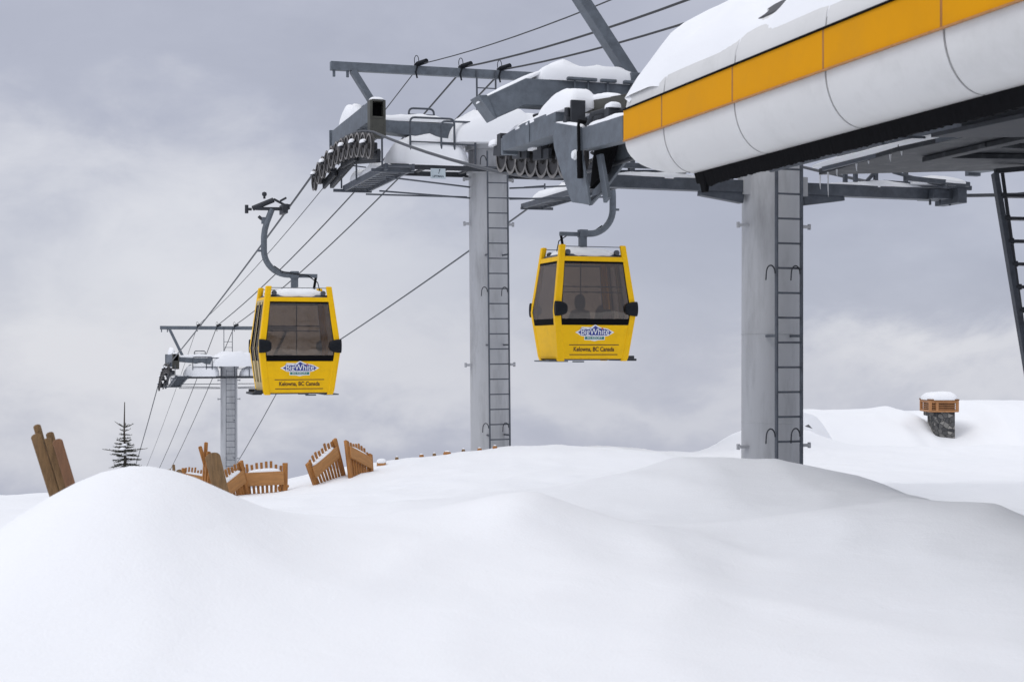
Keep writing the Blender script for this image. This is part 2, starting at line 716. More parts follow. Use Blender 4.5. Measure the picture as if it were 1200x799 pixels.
def sheave_train(root, side, zpk, dz, wheels, curv, tilt, uc=0.0):
    """rocker beam plus its sheaves, rope side at s = side * G"""
    x = side * G
    ub = [(-(wheels - 1) / 2 + i) * WSP + uc for i in range(wheels)]

    def zz(u):
        return zpk - curv * (u - uc) ** 2 + tilt * (u - uc)
    m = MB()
    inner = -side
    # rocker arms carrying wheel pairs
    for i in range(0, wheels, 2):
        a, b = ub[i], ub[i + 1]
        m.bar((x + inner * .09, a - .1, zz(a) - .02), (x + inner * .09, b + .1, zz(b) - .02), .045, .13)
        mid = (a + b) / 2
        m.box((x + inner * .12, mid, zz(mid) - .05), (.09, .16, .2))
    for i in range(0, wheels, 4):
        j = min(i + 3, wheels - 1)
        a, b = (ub[i] + ub[i + 1]) / 2, (ub[j - 1] + ub[j]) / 2
        m.bar((x + inner * .18, a - .15, zz(a) - .16), (x + inner * .18, b + .15, zz(b) - .16), .06, .17)
    a, b = ub[1], ub[-2]
    m.bar((x + inner * .27, a, zz(a) - .2), (x + inner * .27, uc, zz(uc) - .13), .08, .22)
    m.bar((x + inner * .27, uc, zz(uc) - .13), (x + inner * .27, b, zz(b) - .2), .08, .22)
    # snow catching brackets outboard of the axles
    for i in range(0, wheels, 2):
        mid = (ub[i] + ub[i + 1]) / 2
        m.bar((x - inner * .04, mid - .12, zz(mid) + .05), (x - inner * .10, mid + .12, zz(mid) + .05), .05, .03)
        m.cyl((x - inner * .02, mid, zz(mid) + .03), (x - inner * .1, mid, zz(mid) + .03), .03, 8)
    tr = m.build('sheave_train', 'steel_dark', root, dz, .006)
    for u in ub:
        wheel_at(tr, (x, u, zz(u) + dz))
    sn = SnowSet()
    for i in range(0, wheels, 2):
        mid = (ub[i] + ub[i + 1]) / 2
        sn.snow((x - inner * .075, mid, zz(mid) + .065), .05, .12, .05, i + side, n=14)
    sn.build('snow_cap', 'snow_cap', tr, dz)
    return zz


def lift_tower(name, s0u, label, zb, off, beam_h, far=False, tilt=0.0, zoff_train=0.0, steep=0.0):
    base = L(0, s0u, 0)
    root = empty(name, (base.x, base.y, EYE + zb), LA)
    tag(root, label, 'lift tower', 'lift towers along the line')
    dz = -zb
    o = off
    # column with flange rings
    m = MB()
    m.lathe([(zb, .405), (o + 3.55, .395), (o + 3.56, .44), (o + 3.62, .44), (o + 3.63, .40), (o + 4.02, .40), (o + 4.03, .46), (o + 4.13, .46), (o + 4.135, .0)], (0, 0, 0), 'z', 40)
    for zz in (2.55, 3.45, -.3):
        for sx in (-1, 1):
            m.box((sx * .46, -.02, o + zz), (.14, .09, .05))
            m.cyl((sx * .52, -.02, o + zz - .045), (sx * .52, -.02, o + zz + .045), .025, 8)
    cpart = m.build('column', 'mast_paint', root, dz, 0)
    # cross arm: tapered box girder
    m = MB()
    for sx in (-1, 1):
        xs_ = [0, sx * .5, sx * 1.7, sx * 2.45]
        hh = [.22, .19, .13, .11]
        zc = [4.33, 4.33, 4.40, 4.45]
        for i in range(3):
            a, b = xs_[i], xs_[i + 1]
            p = [(a, -.2, o + zc[i] - hh[i]), (b, -.2, o + zc[i + 1] - hh[i + 1]), (b, .2, o + zc[i + 1] - hh[i + 1]), (a, .2, o + zc[i] - hh[i]),
                 (a, -.2, o + zc[i] + hh[i]), (b, -.2, o + zc[i + 1] + hh[i + 1]), (b, .2, o + zc[i + 1] + hh[i + 1]), (a, .2, o + zc[i] + hh[i])]
            m.hexa(p)
    m.build('cross_arm', 'galvanised', root, dz, .01)
    # beams along the line that carry the sheave trains
    for sx in (-1, 1):
        m = MB()
        x = sx * 2.62
        m.mi = 0
        m.bar((x, -1.25, o + 4.52), (x, 2.3, o + 4.47), .26, .38)
        m.box((x, 2.33, o + 4.38), (.34, .05, .62))
        m.box((sx * 2.5, .0, o + 4.4), (.3, .5, .5))
        for u in (-.5, .5, 1.2):
            m.box((x - sx * .0, u, o + 4.73), (.16, .2, .05))
        m.mi = 1
        # open box end facing the station
        for dx, dzz, sw, sh in ((-.13, 0, .045, .70), (.13, 0, .045, .70), (0, .335, .215, .03), (0, .02, .215, .045), (0, -.18, .215, .35)):
            m.box((x + dx, -1.36, o + 4.36 + dzz), (sw, .22, sh))
        m.mi = 2
        m.box((x, -1.27, o + 4.55), (.22, .02, .3))  # black sheet in place of the shade inside the hollow end
        hb = m.build('head_beam', ['galvanised', 'olive_steel', 'rubber'], root, dz, .008)
        sn = SnowSet()
        sn.snow((x, .9 if sx < 0 else .3, o + 4.70), .13, .85, .26, 3 + sx, lump=.4)
        sn.snow((x, -1.36, o + 4.715), .14, .1, .05, 5 + sx)
        sn.build('snow_cap', 'snow_cap', hb, dz)
    zfn = []
    for sx in (-1, 1):
        zfn.append(sheave_train(root, sx, o + 3.92 + (zoff_train if sx > 0 else 0), dz, 12, .036 if not far else .05, steep))
    # lifting frame over the arm
    m = MB()
    zb2 = o + beam_h
    m.bar((-3.22, 0, zb2), (3.22, 0, zb2), .14, .17)
    for sx in (-1, 1):
        m.bar((sx * 2.78, 0, zb2 - .07), (sx * 2.12, 0, o + 4.5), .12, .18, (0, 1, 0))
        for xx in (3.15, 2.88):
            m.box((sx * xx, 0, zb2 - .14), (.05, .05, .14))
    m.build('lifting_frame', 'galvanised', root, dz, .008)
    for xx in (-1.47, -.55, .27):
        q = MB()
        q.cyl((xx, -.05, zb2 + .12), (xx + .12, -.30, zb2 + .14), .05, 10)
        q.tube([(xx, -.08, zb2 + .1), (xx - .05, -.1, zb2 - .05), (xx - .02, -.09, zb2 - .17)], .017, 6)
        q.tube([(xx - .03, -.05, zb2 + .08)] + [(xx - .02 + .045 * math.cos(a), -.05, zb2 + .19 + .10 * math.sin(a)) for a in [2 * PI * i / 12 - PI / 2 for i in range(13)]], .008, 5)
        q.box((xx, 0, zb2 + .11), (.07, .2, .07))
        q.build('cable_clamp', 'black_plastic', root, dz)
    # short ladder up to the frame
    lx = -.05
    m = MB()
    for sx in (-1, 1):
        m.bar((lx + sx * .2, -.09, o + 4.55), (lx + sx * .2, -.09, zb2 + .05), .03, .03)
    for zz in (4.75, 5.02, 5.29):
        m.tube([(lx - .2, -.09, o + zz), (lx + .2, -.09, o + zz)], .012, 6)
    m.build('frame_ladder', 'steel_mid', root, dz)
    # work platform across the tower
    m = MB()
    m.bar((-2.4, -.52, o + 3.60), (2.4, -.52, o + 3.60), .05, .10)
    m.bar((-2.4, .52, o + 3.60), (2.4, .52, o + 3.60), .05, .10)
    for xx in [-2.3 + .46 * i for i in range(11)]:
        m.bar((xx, -.5, o + 3.62), (xx, .5, o + 3.62), .07, .035)
    m.build('platform', 'steel_dark', root, dz)
    m = MB()
    for x0, x1, y, za, hgt in ((-1.75, -.85, -.50, 3.62, .95), (-1.62, -1.1, .1, 4.6, .25), (-1.12, -.42, -.50, 3.62, .90), (.9, 1.75, -.50, 3.62, .86), (.2, .9, -.5, 3.62, .78)):
        m = MB()
        rail_hoop(m, [(x0, y, o + za), (x0, y, o + za + hgt), (x1, y, o + za + hgt), (x1, y, o + za)])
        m.tube([(x0, y, o + za + hgt * .5), (x1, y, o + za + hgt * .5)], .014, 6)
        m.build('guard_rail', 'steel_mid', root, dz)
    # catwalks beside the trains
    for sx in (-1, 1):
        m = MB()
        ua, ub = (-2.3, 1.5) if sx < 0 else (-2.3, 4.2)
        zc = o + 3.36
        sl = steep * .8
        for xx in (2.16, 2.66):
            m.bar((sx * xx, ua, zc + sl * ua), (sx * xx, ub, zc + sl * ub), .05, .12)
        n = int((ub - ua) / .3)
        for i in range(n + 1):
            u = ua + (ub - ua) * i / n
            m.bar((sx * 2.17, u, zc + .01 + sl * u), (sx * 2.65, u, zc + .01 + sl * u), .14, .035)
        for u in (ua + .2, ub - .1):
            m.bar((sx * 2.9, u, zc - .05 + sl * u), (sx * 2.1, u, zc - .05 + sl * u), .06, .06)
        for u in (ua + .1, 0, ub - .05):
            m.bar((sx * 2.72, u, zc + sl * u), (sx * 2.72, u, zc + .55 + sl * u), .03, .03)
        m.tube([(sx * 2.72, ub - .05, zc + .5 + sl * ub), (sx * 2.2, ub - .05, zc + .45 + sl * ub)], .013, 6)
        cw = m.build('catwalk', 'steel_mid', root, dz)
        sn = SnowSet()
        sn.snow((sx * 2.42, (ua + ub) / 2 + .4, zc + .05), .24, (ub - ua) / 2 - .5, .22, 11 + sx, lump=.5, slope=(0, sl))
        sn.build('snow_cap', 'snow_cap', cw, dz)
    # tie rods under the platform
    for sx in (-1, 1):
        for (a, b) in (((.42, -.1, 3.28), (2.4, -1.2, 3.30)), ((.42, .1, 3.1), (2.4, .6, 3.16)), ((.42, -.1, 3.06), (2.4, -.6, 3.1))):
            m = MB()
            m.tube([(sx * a[0], a[1], o + a[2]), (sx * b[0], b[1], o + b[2])], .017, 6)
            m.build('tie_rod', 'steel_mid', root, dz)
    # snow lying on the arm and platform
    sn = SnowSet()
    sn.snow((.25, -.1, o + 4.14), 1.15, .56, .66, 21, lump=.16, p=.5)
    sn.snow((-1.55, 0.05, o + 4.56), .85, .24, .13, 22, lump=.35)
    sn.snow((1.75, 0, o + 4.52), .6, .26, .15, 23, lump=.35)
    sn.snow((-1.3, -.05, o + 3.66), .85, .52, .60, 24, lump=.2)
    sn.snow((1.3, 0, o + 3.66), .8, .5, .45, 25, lump=.35)
    sn.build('snow_cap', 'snow_cap', root, dz)
    ladder_part(root, 0, -.62, zb + .0, o + 3.95, .42, dz, hooks=() if far else (1.15 + o, -1.55 + o, 3.75 + o))
    return root, dz, zfn


T1U, TFU = 11.65, 53.1
b1 = L(0, T1U)
tower1, dz1, zf1 = lift_tower('lift_tower', T1U, 'tall grey lift tower with snowy top platform standing between the two yellow gondolas', gz(b1.x, b1.y) - EYE - .4, 0, 5.59, zoff_train=.24)
tower1.rotation_euler = (R(0), R(-.55), LA)
# warning plate under the catwalk of the middle tower
m = MB()
m.box((-1.22, -.60, 3.47), (.30, .012, .20))
sg = m.build('sign', 'sign_pale', tower1, dz1)
tag(sg, 'small pale warning sign under the platform')
text_mesh('lettering', 'LIFTMAN', .055, 'sign_text', sg, (-1.22, -.608, 3.415 + dz1), (PI / 2, 0, 0), .001, .001, .22)
text_mesh('lettering', '!', .13, 'sign_text', sg, (-1.21, -.608, 3.51 + dz1), (PI / 2, 0, 0), .001, .002, None, 1, .3)

bf = L(0, TFU)
towerf, dzf, zff = lift_tower('lift_tower', TFU, 'far small lift tower rising behind the half buried chairs at left', gz(bf.x, bf.y) - EYE - .5, -4.9, 5.95, True, steep=-.17)


# ------------------------------------------------------------------ station mast (near tower)
def station_mast():
    b = L(0, 0)
    zb = gz(b.x, b.y) - EYE - .4
    root = empty('lift_tower', (b.x, b.y, EYE + zb), LA)
    tag(root, 'thick pale lift tower with ladder at right, carrying the station end and grey rope guides', 'lift tower', 'lift towers along the line')
    dz = -zb
    m = MB()
    m.lathe([(zb, .385), (2.2, .375), (3.1, .375), (3.11, .0)], (0, 0, 0), 'z', 48)
    for zz in (1.55, -1.2):
        for sx in (-1, 1):
            m.box((sx * .43, -.05, zz), (.13, .09, .035))
            m.cyl((sx * .50, -.05, zz - .035), (sx * .50, -.05, zz + .035), .022, 8)
    for sx in (-1, 1):
        m.box((sx * .40, -.02, 2.05), (.09, .18, .24))
    # weld seams standing proud of the steel
    for zs in (.2, -.9):
        m.lathe([(zs - .006, .381), (zs, .386), (zs + .006, .381)], (0, 0, 0), 'z', 48)
    m.add([], [])
    m.build('column', 'mast_paint', root, dz)
    # lower cross beam
    m = MB()
    m.bar((-2.5, 0, 2.03), (-.42, 0, 2.03), .16, .15)
    m.bar((.42, 0, 2.03), (2.55, 0, 2.03), .16, .15)
    m.bar((-1.0, 0, 1.98), (-.42, 0, 1.90), .12, .16)
    m.bar((.42, 0, 1.90), (1.0, 0, 1.98), .12, .16)
    m.box((2.45, 0, 2.02), (.42, .36, .12))
    m.box((2.6, -.05, 2.0), (.14, .5, .2))
    for xx in (2.25, 2.4, 2.55):
        m.cyl((xx, -.1, 1.88), (xx, -.1, 1.95), .018, 6)
    for xx in (1.05, 1.2, 1.5, 1.95, -.9, -1.3, -1.9):
        m.bar((xx, 0, 2.1), (xx, 0, 2.32), .05, .05)
    m.bar((1.3, .0, 2.1), (1.5, 0, 2.3), .05, .04)
    m.bar((1.75, .0, 2.3), (2.3, -.4, 2.08), .04, .04)
    m.bar((1.6, -.5, 2.16), (2.7, -.3, 2.14), .05, .06)
    m.bar((1.8, .3, 2.2), (3.1, .2, 2.16), .05, .06)
    m.bar((-1.2, -.3, 2.2), (-2.4, -.5, 2.16), .05, .06)
    m.bar((-1.0, .4, 2.24), (-2.6, .3, 2.16), .04, .05)
    bm_ = m.build('cross_beam', 'steel_mid', root, dz, .006)
    q = SnowSet()
    q.snow((1.5, 0, 2.105), .7, .08, .06, 41, lump=.5)
    q.snow((2.3, -.2, 2.16), .35, .2, .06, 42, lump=.5)
    q.snow((-1.6, 0, 2.105), .6, .08, .05, 43, lump=.5)
    q.build('snow_cap', 'snow_cap', bm_, dz)
    # upper arm with drooping tip
    m = MB()
    m.bar((-3.32, 0, 3.025), (3.32, 0, 3.025), .30, .31)
    for sx in (-1, 1):
        x0, x1 = sx * 3.32, sx * 3.80
        x2 = sx * 3.68
        m.hexa([(x0, -.15, 2.87), (x2, -.15, 2.70), (x2, .15, 2.70), (x0, .15, 2.87), (x0, -.15, 3.18), (x1, -.15, 2.94), (x1, .15, 2.94), (x0, .15, 3.18)])
        m.hexa([(x2, -.17, 2.69), (sx * 3.70, -.17, 2.68), (sx * 3.70, .17, 2.68), (x2, .17, 2.69), (x1, -.17, 2.955), (sx * 3.91, -.17, 2.945), (sx * 3.91, .17, 2.945), (x1, .17, 2.955)])
        for xx in (2.72, 2.55, 2.3, 2.0):
            m.box((sx * xx, -.02, 3.20), (.2, .42, .035))
            m.cyl((sx * xx, -.185, 2.8), (sx * xx, -.185, 3.22), .014, 6)
        m.box((sx * 2.62, -.2, 2.72), (.42, .35, .18))
    m.bar((-.1, 0, 2.85), (-.1, 0, 3.2), .5, .5)
    arm = m.build('cross_arm', 'galvanised', root, dz, .008)
    q = SnowSet()
    q.snow((-2.45, .02, 3.20), .72, .2, .24, 44, lump=.45)
    q.snow((-3.46, .0, 3.10), .40, .14, .04, 45, slope=(.5, 0))
    q.snow((-1.4, .02, 3.2), .6, .17, .1, 46, lump=.4)
    q.snow((1.5, .02, 3.2), 1.8, .18, .22, 47, lump=.45)
    q.build('snow_cap', 'snow_cap', arm, dz)
    # lifting frame
    m = MB()
    m.bar((-3.2, 0, 4.48), (3.2, 0, 4.48), .14, .17)
    for sx in (-1, 1):
        m.bar((sx * 2.72, 0, 4.40), (sx * 1.84, 0, 3.2), .13, .2, (0, 1, 0))
        m.box((sx * 1.84, 0, 3.26), (.3, .34, .14))
    m.build('lifting_frame', 'galvanised', root, dz, .008)
    # hold-down train: sheaves above the rope
    for sx in (-1,):
        m = MB()
        x = sx * G
        us = [1.52 - .385 * i for i in range(8)]

        def zz(u):
            return 2.26 + .145 * u + .015 * u * u if u > 0 else 2.26 + .11 * u
        for i in range(0, 8, 2):
            a, b = us[i], us[i + 1]
            m.bar((x + sx * .09, a + .08, zz(a) + .05), (x + sx * .09, b - .08, zz(b) + .05), .045, .12)
            mid = (a + b) / 2
            m.box((x + sx * .08, mid, zz(mid) + .13), (.1, .14, .28))
        for i in (0, 4):
            m.bar((x - sx * .14, us[i], zz(us[i]) + .18), (x - sx * .14, us[i + 3], zz(us[i + 3]) + .24), .07, .16)
        # outer wheel row bracket and rope catcher
        m.tube([(x - sx * .3, 1.1, 2.86), (x - sx * .3, 1.2, 2.98), (x - sx * .5, .5, 3.0), (x - sx * .6, .2, 2.96)], .02, 8)
        tr = m.build('sheave_train', 'steel_dark', root, dz, .006)
        for u in us:
            wheel_at(tr, (x, u, zz(u) + dz))
        for u in us[2:5]:
            wheel_at(tr, (x - sx * .16, u - .1, zz(u) + .22 + dz))
        sn = SnowSet()
        for i in (0, 2, 4):
            u = us[i]
            sn.snow((x + sx * .12, u, zz(u) + .13), .06, .13, .06, i, n=14)
        sn.build('snow_cap', 'snow_cap', tr, dz)
    # grey guide beams and the entry funnel, one set per rope
    for sx in (-1, 1):
        m = MB()
        x = sx * 3.42
        # beam A along the train
        xo = sx * .02
        m.prism([(x, .40, 2.40), (x, .44, 2.58), (x, -.3, 2.62), (x, -1.42, 2.60), (x, -1.42, 2.34), (x, -.6, 2.36)], (-sx * .26, 0, 0))
        m.box((x + sx * .006, -.55, 2.49), (.012, .05, .25))
        m.box((x - sx * .1, .46, 2.46), (.2, .08, .2))
        ga = m.build('guide_beam', 'galvanised', root, dz, .01)
        q = SnowSet()
        q.snow((x - sx * .13, -.35, 2.60), .13, .75, .06, 51)
        q.snow((x - sx * .22, -1.20, 2.60), .22, .55, .27, 52, lump=.4)
        q.build('snow_cap', 'snow_cap', ga, dz)
        m = MB()
        # beam B into the station
        m.prism([(x, -2.18, 2.06), (x, -2.18, 2.29), (x, -3.28, 2.25), (x, -3.28, 2.01)], (-sx * .14, 0, 0))
        # flared entry plates
        m.prism([(x + xo, -1.34, 2.48), (x + xo, -2.19, 2.30), (x + xo, -2.22, 2.06), (x + xo, -2.47, 1.47), (x + xo, -1.96, 1.545), (x + xo, -1.65, 1.885), (x + xo, -1.43, 2.18)], (-sx * .03, 0, 0))
        x3 = sx * 3.05
        m.prism([(x3, -2.05, 2.20), (x3, -2.56, 1.96), (x3, -1.83, 1.67), (x3, -1.5, 1.57), (x3, -1.6, 1.75)], (-sx * .03, 0, 0))
        m.prism([(x3, -2.05, 2.20), (x3, -2.56, 1.96), (x3, -3.6, 1.98), (x3, -3.6, 2.22)], (-sx * .025, 0, 0))
        # floor strip joining the two plates
        m.hexa([(x, -2.46, 1.475), (x3, -1.84, 1.665), (x3, -1.5, 1.57), (x, -1.96, 1.55),
                (x, -2.46, 1.50), (x3, -1.84, 1.69), (x3, -1.5, 1.595), (x, -1.96, 1.575)])
        m.prism([(x - sx * .12, -2.5, 1.49), (x - sx * .12, -2.3, 2.0), (x - sx * .12, -2.42, 2.0), (x - sx * .12, -2.62, 1.54)], (-sx * .04, 0, 0))
        gf = m.build('guide_funnel', 'galvanised', root, dz, .005)
        q = MB()
        q.prism([(x3 + sx * .10, -1.9, 2.22), (x3 + sx * .10, -2.5, 2.18), (x3 + sx * .10, -2.2, 1.85), (x3 + sx * .10, -1.75, 1.72)], (-sx * .05, 0, 0))  # black sheet standing in for the shade in the gap between the plates
        q.build('gap_shade', 'rubber', gf, dz)
        q = MB()
        q.tube([(x3, -1.95, 2.36), (x + sx * .03, -2.20, 2.36), (x + sx * .05, -2.24, 2.30), (x + sx * .05, -2.26, 2.0), (x + sx * .05, -2.28, 1.78)], .018, 8)
        q.tube([(x + sx * .05, -2.265, 2.04), (x + sx * .05, -2.28, 1.76)], .03, 8)
        q.build('rope_catcher', 'rubber', gf, dz)
        q = MB()
        q.lathe([(-.03, 0), (-.03, .04), (0, .055), (.03, .04), (.03, 0)], (x + sx * .04, -2.12, 2.02), 'x', 16)
        q.build('roller', 'logo_white', gf, dz)
        q = MB()
        x4 = sx * 3.0
        q.bar((x4, -1.30, 2.66), (x4, -2.2, 2.56), .2, .13)
        q.bar((x4 + sx * .085, -2.2, 2.56), (x4 + sx * .085, -2.6, 2.52), .03, .14)
        q.bar((x4 - sx * .085, -2.2, 2.56), (x4 - sx * .085, -2.6, 2.52), .03, .14)
        q.bar((x4, -2.2, 2.62), (x4, -2.6, 2.58), .2, .02)
        q.build('bracket_beam', 'olive_steel', gf, dz, .006)
        q = MB()
        for yy in (-1.62, -1.78):
            q.box((x - sx * .12, yy, 2.52), (.16, .04, .26))
        q.cyl((x, -1.7, 2.44), (x - sx * .25, -1.7, 2.44), .05, 12)
        q.cyl((x - sx * .03, -1.7, 2.58), (x - sx * .03, -1.7, 2.42), .03, 10)
        q.bar((x - sx * .15, -2.0, 2.36), (x - sx * .15, -2.75, 2.40), .06, .07)
        q.tube([(x - sx * .02, -2.35, 2.30), (x - sx * .03, -2.42, 2.40), (x - sx * .12, -2.55, 2.42), (x - sx * .2, -2.7, 2.36)], .03, 8)
        q.cyl((x - sx * .05, -2.75, 2.36), (x - sx * .22, -2.75, 2.36), .06, 12)
        q.build('bracket', 'steel_dark', gf, dz, .004)
        q = SnowSet()
        q.snow((x - sx * .04, -1.75, 2.39), .05, .40, .03, 53, slope=(0, .2))
        q.snow((x - sx * .07, -2.75, 2.27), .07, .53, .05, 54, slope=(0, .03))
        q.snow((x4, -1.75, 2.68), .10, .42, .07, 55, slope=(0, .1))
        q.snow((x - sx * .12, -2.75, 2.43), .07, .09, .04, 56, n=14)
        q.build('snow_cap', 'snow_cap', gf, dz)
    ladder_part(root, -.10, -.60, zb, 2.28, .34, dz, hooks=(.92, -1.05), r=.014)
    return root


mast = station_mast()

# ------------------------------------------------------------------ station canopy
st = empty('lift_station', L(0, -7, -1.4), LA)
tag(st, 'white lift station canopy with yellow stripe and deep snow on its roof', 'lift station')
U0 = -7.0                        # st's own u
DZS = 1.4
UEND = -15.5


def sq(s, u, z):
    return Vector((s, u - U0, z))


seams = [-3.3, -4.18, -5.55, -6.95, -8.35, -9.75, -11.2, -12.6, -14.0, UEND]   # panel joints along the side
GAP = .011


def rows_between(ua_f, ub, prof, side, n=10):
    """prof: list of (s, z, front limit u); rows run along u"""
    rows = []
    for i in range(n + 1):
        t = i / n
        row = []
        for s, z, uf in prof:
            a = ua_f(uf)
            row.append(sq(side * s, a + (ub - a) * t, z))
        rows.append(row)
    return rows


belly = []
for i in range(13):
    a = PI / 2 * i / 12
    belly.append((3.40 - .30 * (1 - math.cos(a)), 2.0 - .40 * math.sin(a), -3.3 - 1.05 * (1 - math.cos(a))))
stripe = [(3.42, 2.29, -3.3), (3.42, 2.0, -3.3)]
upper = [(3.40, 2.29, -3.3), (3.385, 2.42, -3.33), (3.33, 2.55, -3.42), (3.24, 2.67, -3.55)]
for side in (-1, 1):
    for i in range(len(seams) - 1):
        a, b = seams[i] - (GAP if i else 0), seams[i + 1] + GAP
        m = MB()
        ff = (lambda uf: uf) if i == 0 else (lambda uf, a=a: min(uf, a))
        m.slab(rows_between(ff, b, belly, side, 6), (-side * .02, 0, .015))
        m.build('belly_panel', 'panel_white', st, DZS)
        m = MB()
        m.slab(rows_between(lambda uf, a=a: a, b, stripe, side, 2), (-side * .025, 0, 0), False)
        m.build('stripe_panel', 'stripe_yellow', st, DZS, .003)
        m = MB()
        m.slab(rows_between(ff, b, upper, side, 6), (-side * .03, 0, -.01))
        m.build('upper_panel', 'panel_white', st, DZS)
    # dark joint strip behind the seams and lip over the stripe
    m = MB()
    for u in seams[1:-1]:
        m.slab([[sq(side * (s - .012), u - .02, z + .008) for s, z, _ in belly], [sq(side * (s - .012), u + .02, z + .008) for s, z, _ in belly]], (-side * .004, 0, .004))
    m.build('panel_seam', 'slate', st, DZS)
    m = MB()
    for u in seams[1:-1]:
        m.bar(sq(side * 3.405, u, 2.288), sq(side * 3.405, u, 2.002), .03, .022)
    m.build('stripe_seam', 'cedar', st, DZS)
    m = MB()
    m.bar(sq(side * 3.41, -3.32, 2.297), sq(side * 3.41, UEND, 2.297), .05, .012)
    m.build('joint_strip', 'rubber', st, DZS)
    m = MB()
    m.bar(sq(side * 3.425, -3.32, 1.995), sq(side * 3.425, UEND, 1.995), .02, .012)
    m.build('drip_edge', 'cedar_pale', st, DZS)
    # brush skirt under the belly, ragged along its lower edge
    m = MB()
    top, low = [], []
    random.seed(3)
    u = -4.18
    while u > UEND:
        top.append(sq(side * 3.10, u, 1.607))
        h = .128 + random.uniform(-.006, .008) + .02 * math.exp(-((u + 4.3) / .2) ** 2)
        if u > -4.4:
            h = .1 + .09 * (u < -4.28) * (u > -4.36)
        low.append(sq(side * 3.07, u, 1.607 - h))
        u -= .025
    m.slab([top, low], (-side * .03, 0, 0), False)
    m.build('brush_skirt', 'rubber', st, DZS)
    # pale inner lining behind the skirt
    m = MB()
    m.slab([[sq(side * s, u, z) for s, z in ((3.06, 1.60), (2.9, 1.62), (2.5, 1.66), (2.05, 1.78))] for u in (-4.3, -6, -8, -10, -12, UEND)], (0, 0, .03))
    m.build('inner_lining', 'lining', st, DZS)
# roof shell
prof = [(3.26, 2.66, -3.55), (3.1, 2.80, -3.72), (2.7, 3.0, -4.05), (2.0, 3.2, -4.3), (1.0, 3.32, -4.45), (0, 3.36, -4.5)]
full = [(-s, z, u) for s, z, u in prof] + [(s, z, u) for s, z, u in prof[::-1][1:]]
m = MB()
m.slab([[sq(s, uf + (UEND - uf) * i / 8, z) for s, z, uf in full] for i in range(9)], (0, 0, -.05))
m.build('roof', 'slate', st, DZS)
m = MB()
outl = [(s, z) for s, z, _ in belly[::-1]] + [(3.42, 2.29)] + [(s, z) for s, z, _ in upper[1:]] + [(s, z) for s, z, _ in prof]
outl = outl + [(-s, z) for s, z in outl[::-1][1:]]
m.prism([sq(s, UEND + .002, z) for s, z in outl], (0, -.05, 0))
m.build('end_panel', 'panel_white', st, DZS)
# snow on the roof: a thick drift with a torn lower edge
NS, NU = 80, 130
rows = []
for j in range(NU + 1):
    tu = j / NU
    row = []
    for i in range(NS + 1):
        q = -1 + 2 * i / NS
        aq = abs(q)
        # base profile by interpolation
        x = aq * 3.40
        pts = sorted([(s, z, u) for s, z, u in [(3.41, 2.38, -3.34), (3.36, 2.52, -3.40)] + prof])
        for a, b in zip(pts, pts[1:]):
            if x <= b[0]:
                t = (x - a[0]) / (b[0] - a[0])
                z = a[1] + (b[1] - a[1]) * t
                uf = a[2] + (b[2] - a[2]) * t
                break
        uf += .06
        u = uf + (UEND - uf) * tu ** 1.3
        n1 = noise.noise(Vector((u * .9, x * 1.3 + (0 if q < 0 else 9), 2.2)))
        n2 = noise.noise(Vector((u * 3.2, x * 3.1, 6.2)))
        th = .20 + .07 * n1 + .02 * n2
        edge = sstep(0, .13, (1 - aq))
        # torn bare patches low on the side
        tear = noise.noise(Vector((u * 1.1 + 4.0, x * 2.0, 7.7)))
        cut = sstep(.10, .30, tear) * sstep(2.85, 3.2, x) * (1 - sstep(-4.7, -4.2, u))
        th *= (.10 + .90 * edge) * sstep(-.02, .05, tu + .012)
        zbd = 2.36 + .16 * sstep(-3.7, -4.6, u) * (1 if u < -3.7 else 0) + .05 * n1 + .03 * n2 if u < -3.7 else 2.36
        bare = 1 - sstep(zbd - .02, zbd + .05, z + .02 * n2)
        th = th * (1 - bare) - .035 * bare
        th = th * (1 - cut) - .03 * cut
        nx = .75 * sstep(2.2, 3.3, x)
        row.append(sq(math.copysign(x + nx * th * .8, q), u + .35 * th * (1 - sstep(0, .05, tu)), z + th * (1 - .4 * nx)))
    rows.append(row)
m = MB()
m.grid(rows)
front = rows[0]
m.grid([front, [p - Vector((0, .12, .06)) for p in front]])
m.build('snow_cap', 'snow_cap', st, DZS)
# service decks and rails seen from below
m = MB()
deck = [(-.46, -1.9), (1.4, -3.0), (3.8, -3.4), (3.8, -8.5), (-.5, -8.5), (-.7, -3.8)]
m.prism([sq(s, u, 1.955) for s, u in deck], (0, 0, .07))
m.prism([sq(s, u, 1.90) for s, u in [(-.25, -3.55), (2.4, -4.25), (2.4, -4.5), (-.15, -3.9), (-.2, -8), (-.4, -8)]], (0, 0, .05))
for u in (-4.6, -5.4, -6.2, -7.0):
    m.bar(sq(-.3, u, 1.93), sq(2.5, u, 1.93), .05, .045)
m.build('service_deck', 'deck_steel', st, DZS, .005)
m = MB()
m.bar(sq(-.58, -2.2, 1.99), sq(-.78, -8, 1.99), .04, .06)
m.tube([sq(-.85, -2.0, 2.03), sq(-.95, -4.2, 2.03), sq(-.7, -4.25, 2.03)], .014, 6)
m.tube([sq(-1.5, -1.9, 2.02), sq(-1.9, -3.9, 2.03), sq(-1.2, -4.1, 2.02)], .02, 6)
m.tube([sq(-.9, -1.6, 2.02), sq(-1.0, -4.0, 2.0)], .02, 6)
m.bar(sq(2.65, -3.2, 2.0), sq(2.8, -8, 2.0), .06, .1)
m.build('guide_rail', 'steel_mid', st, DZS)
m = MB()
m.snow(sq(-.62, -3.6, 2.022), .08, 1.5, .04, 61)
m.build('snow_cap', 'snow_cap', st, DZS)
m = MB()
m.prism([sq(s, u, 1.665) for s, u in [(-2.1, -6.35), (-1.0, -6.75), (-1.0, -9.5), (-1.9, -9.5)]], (0, 0, .035))
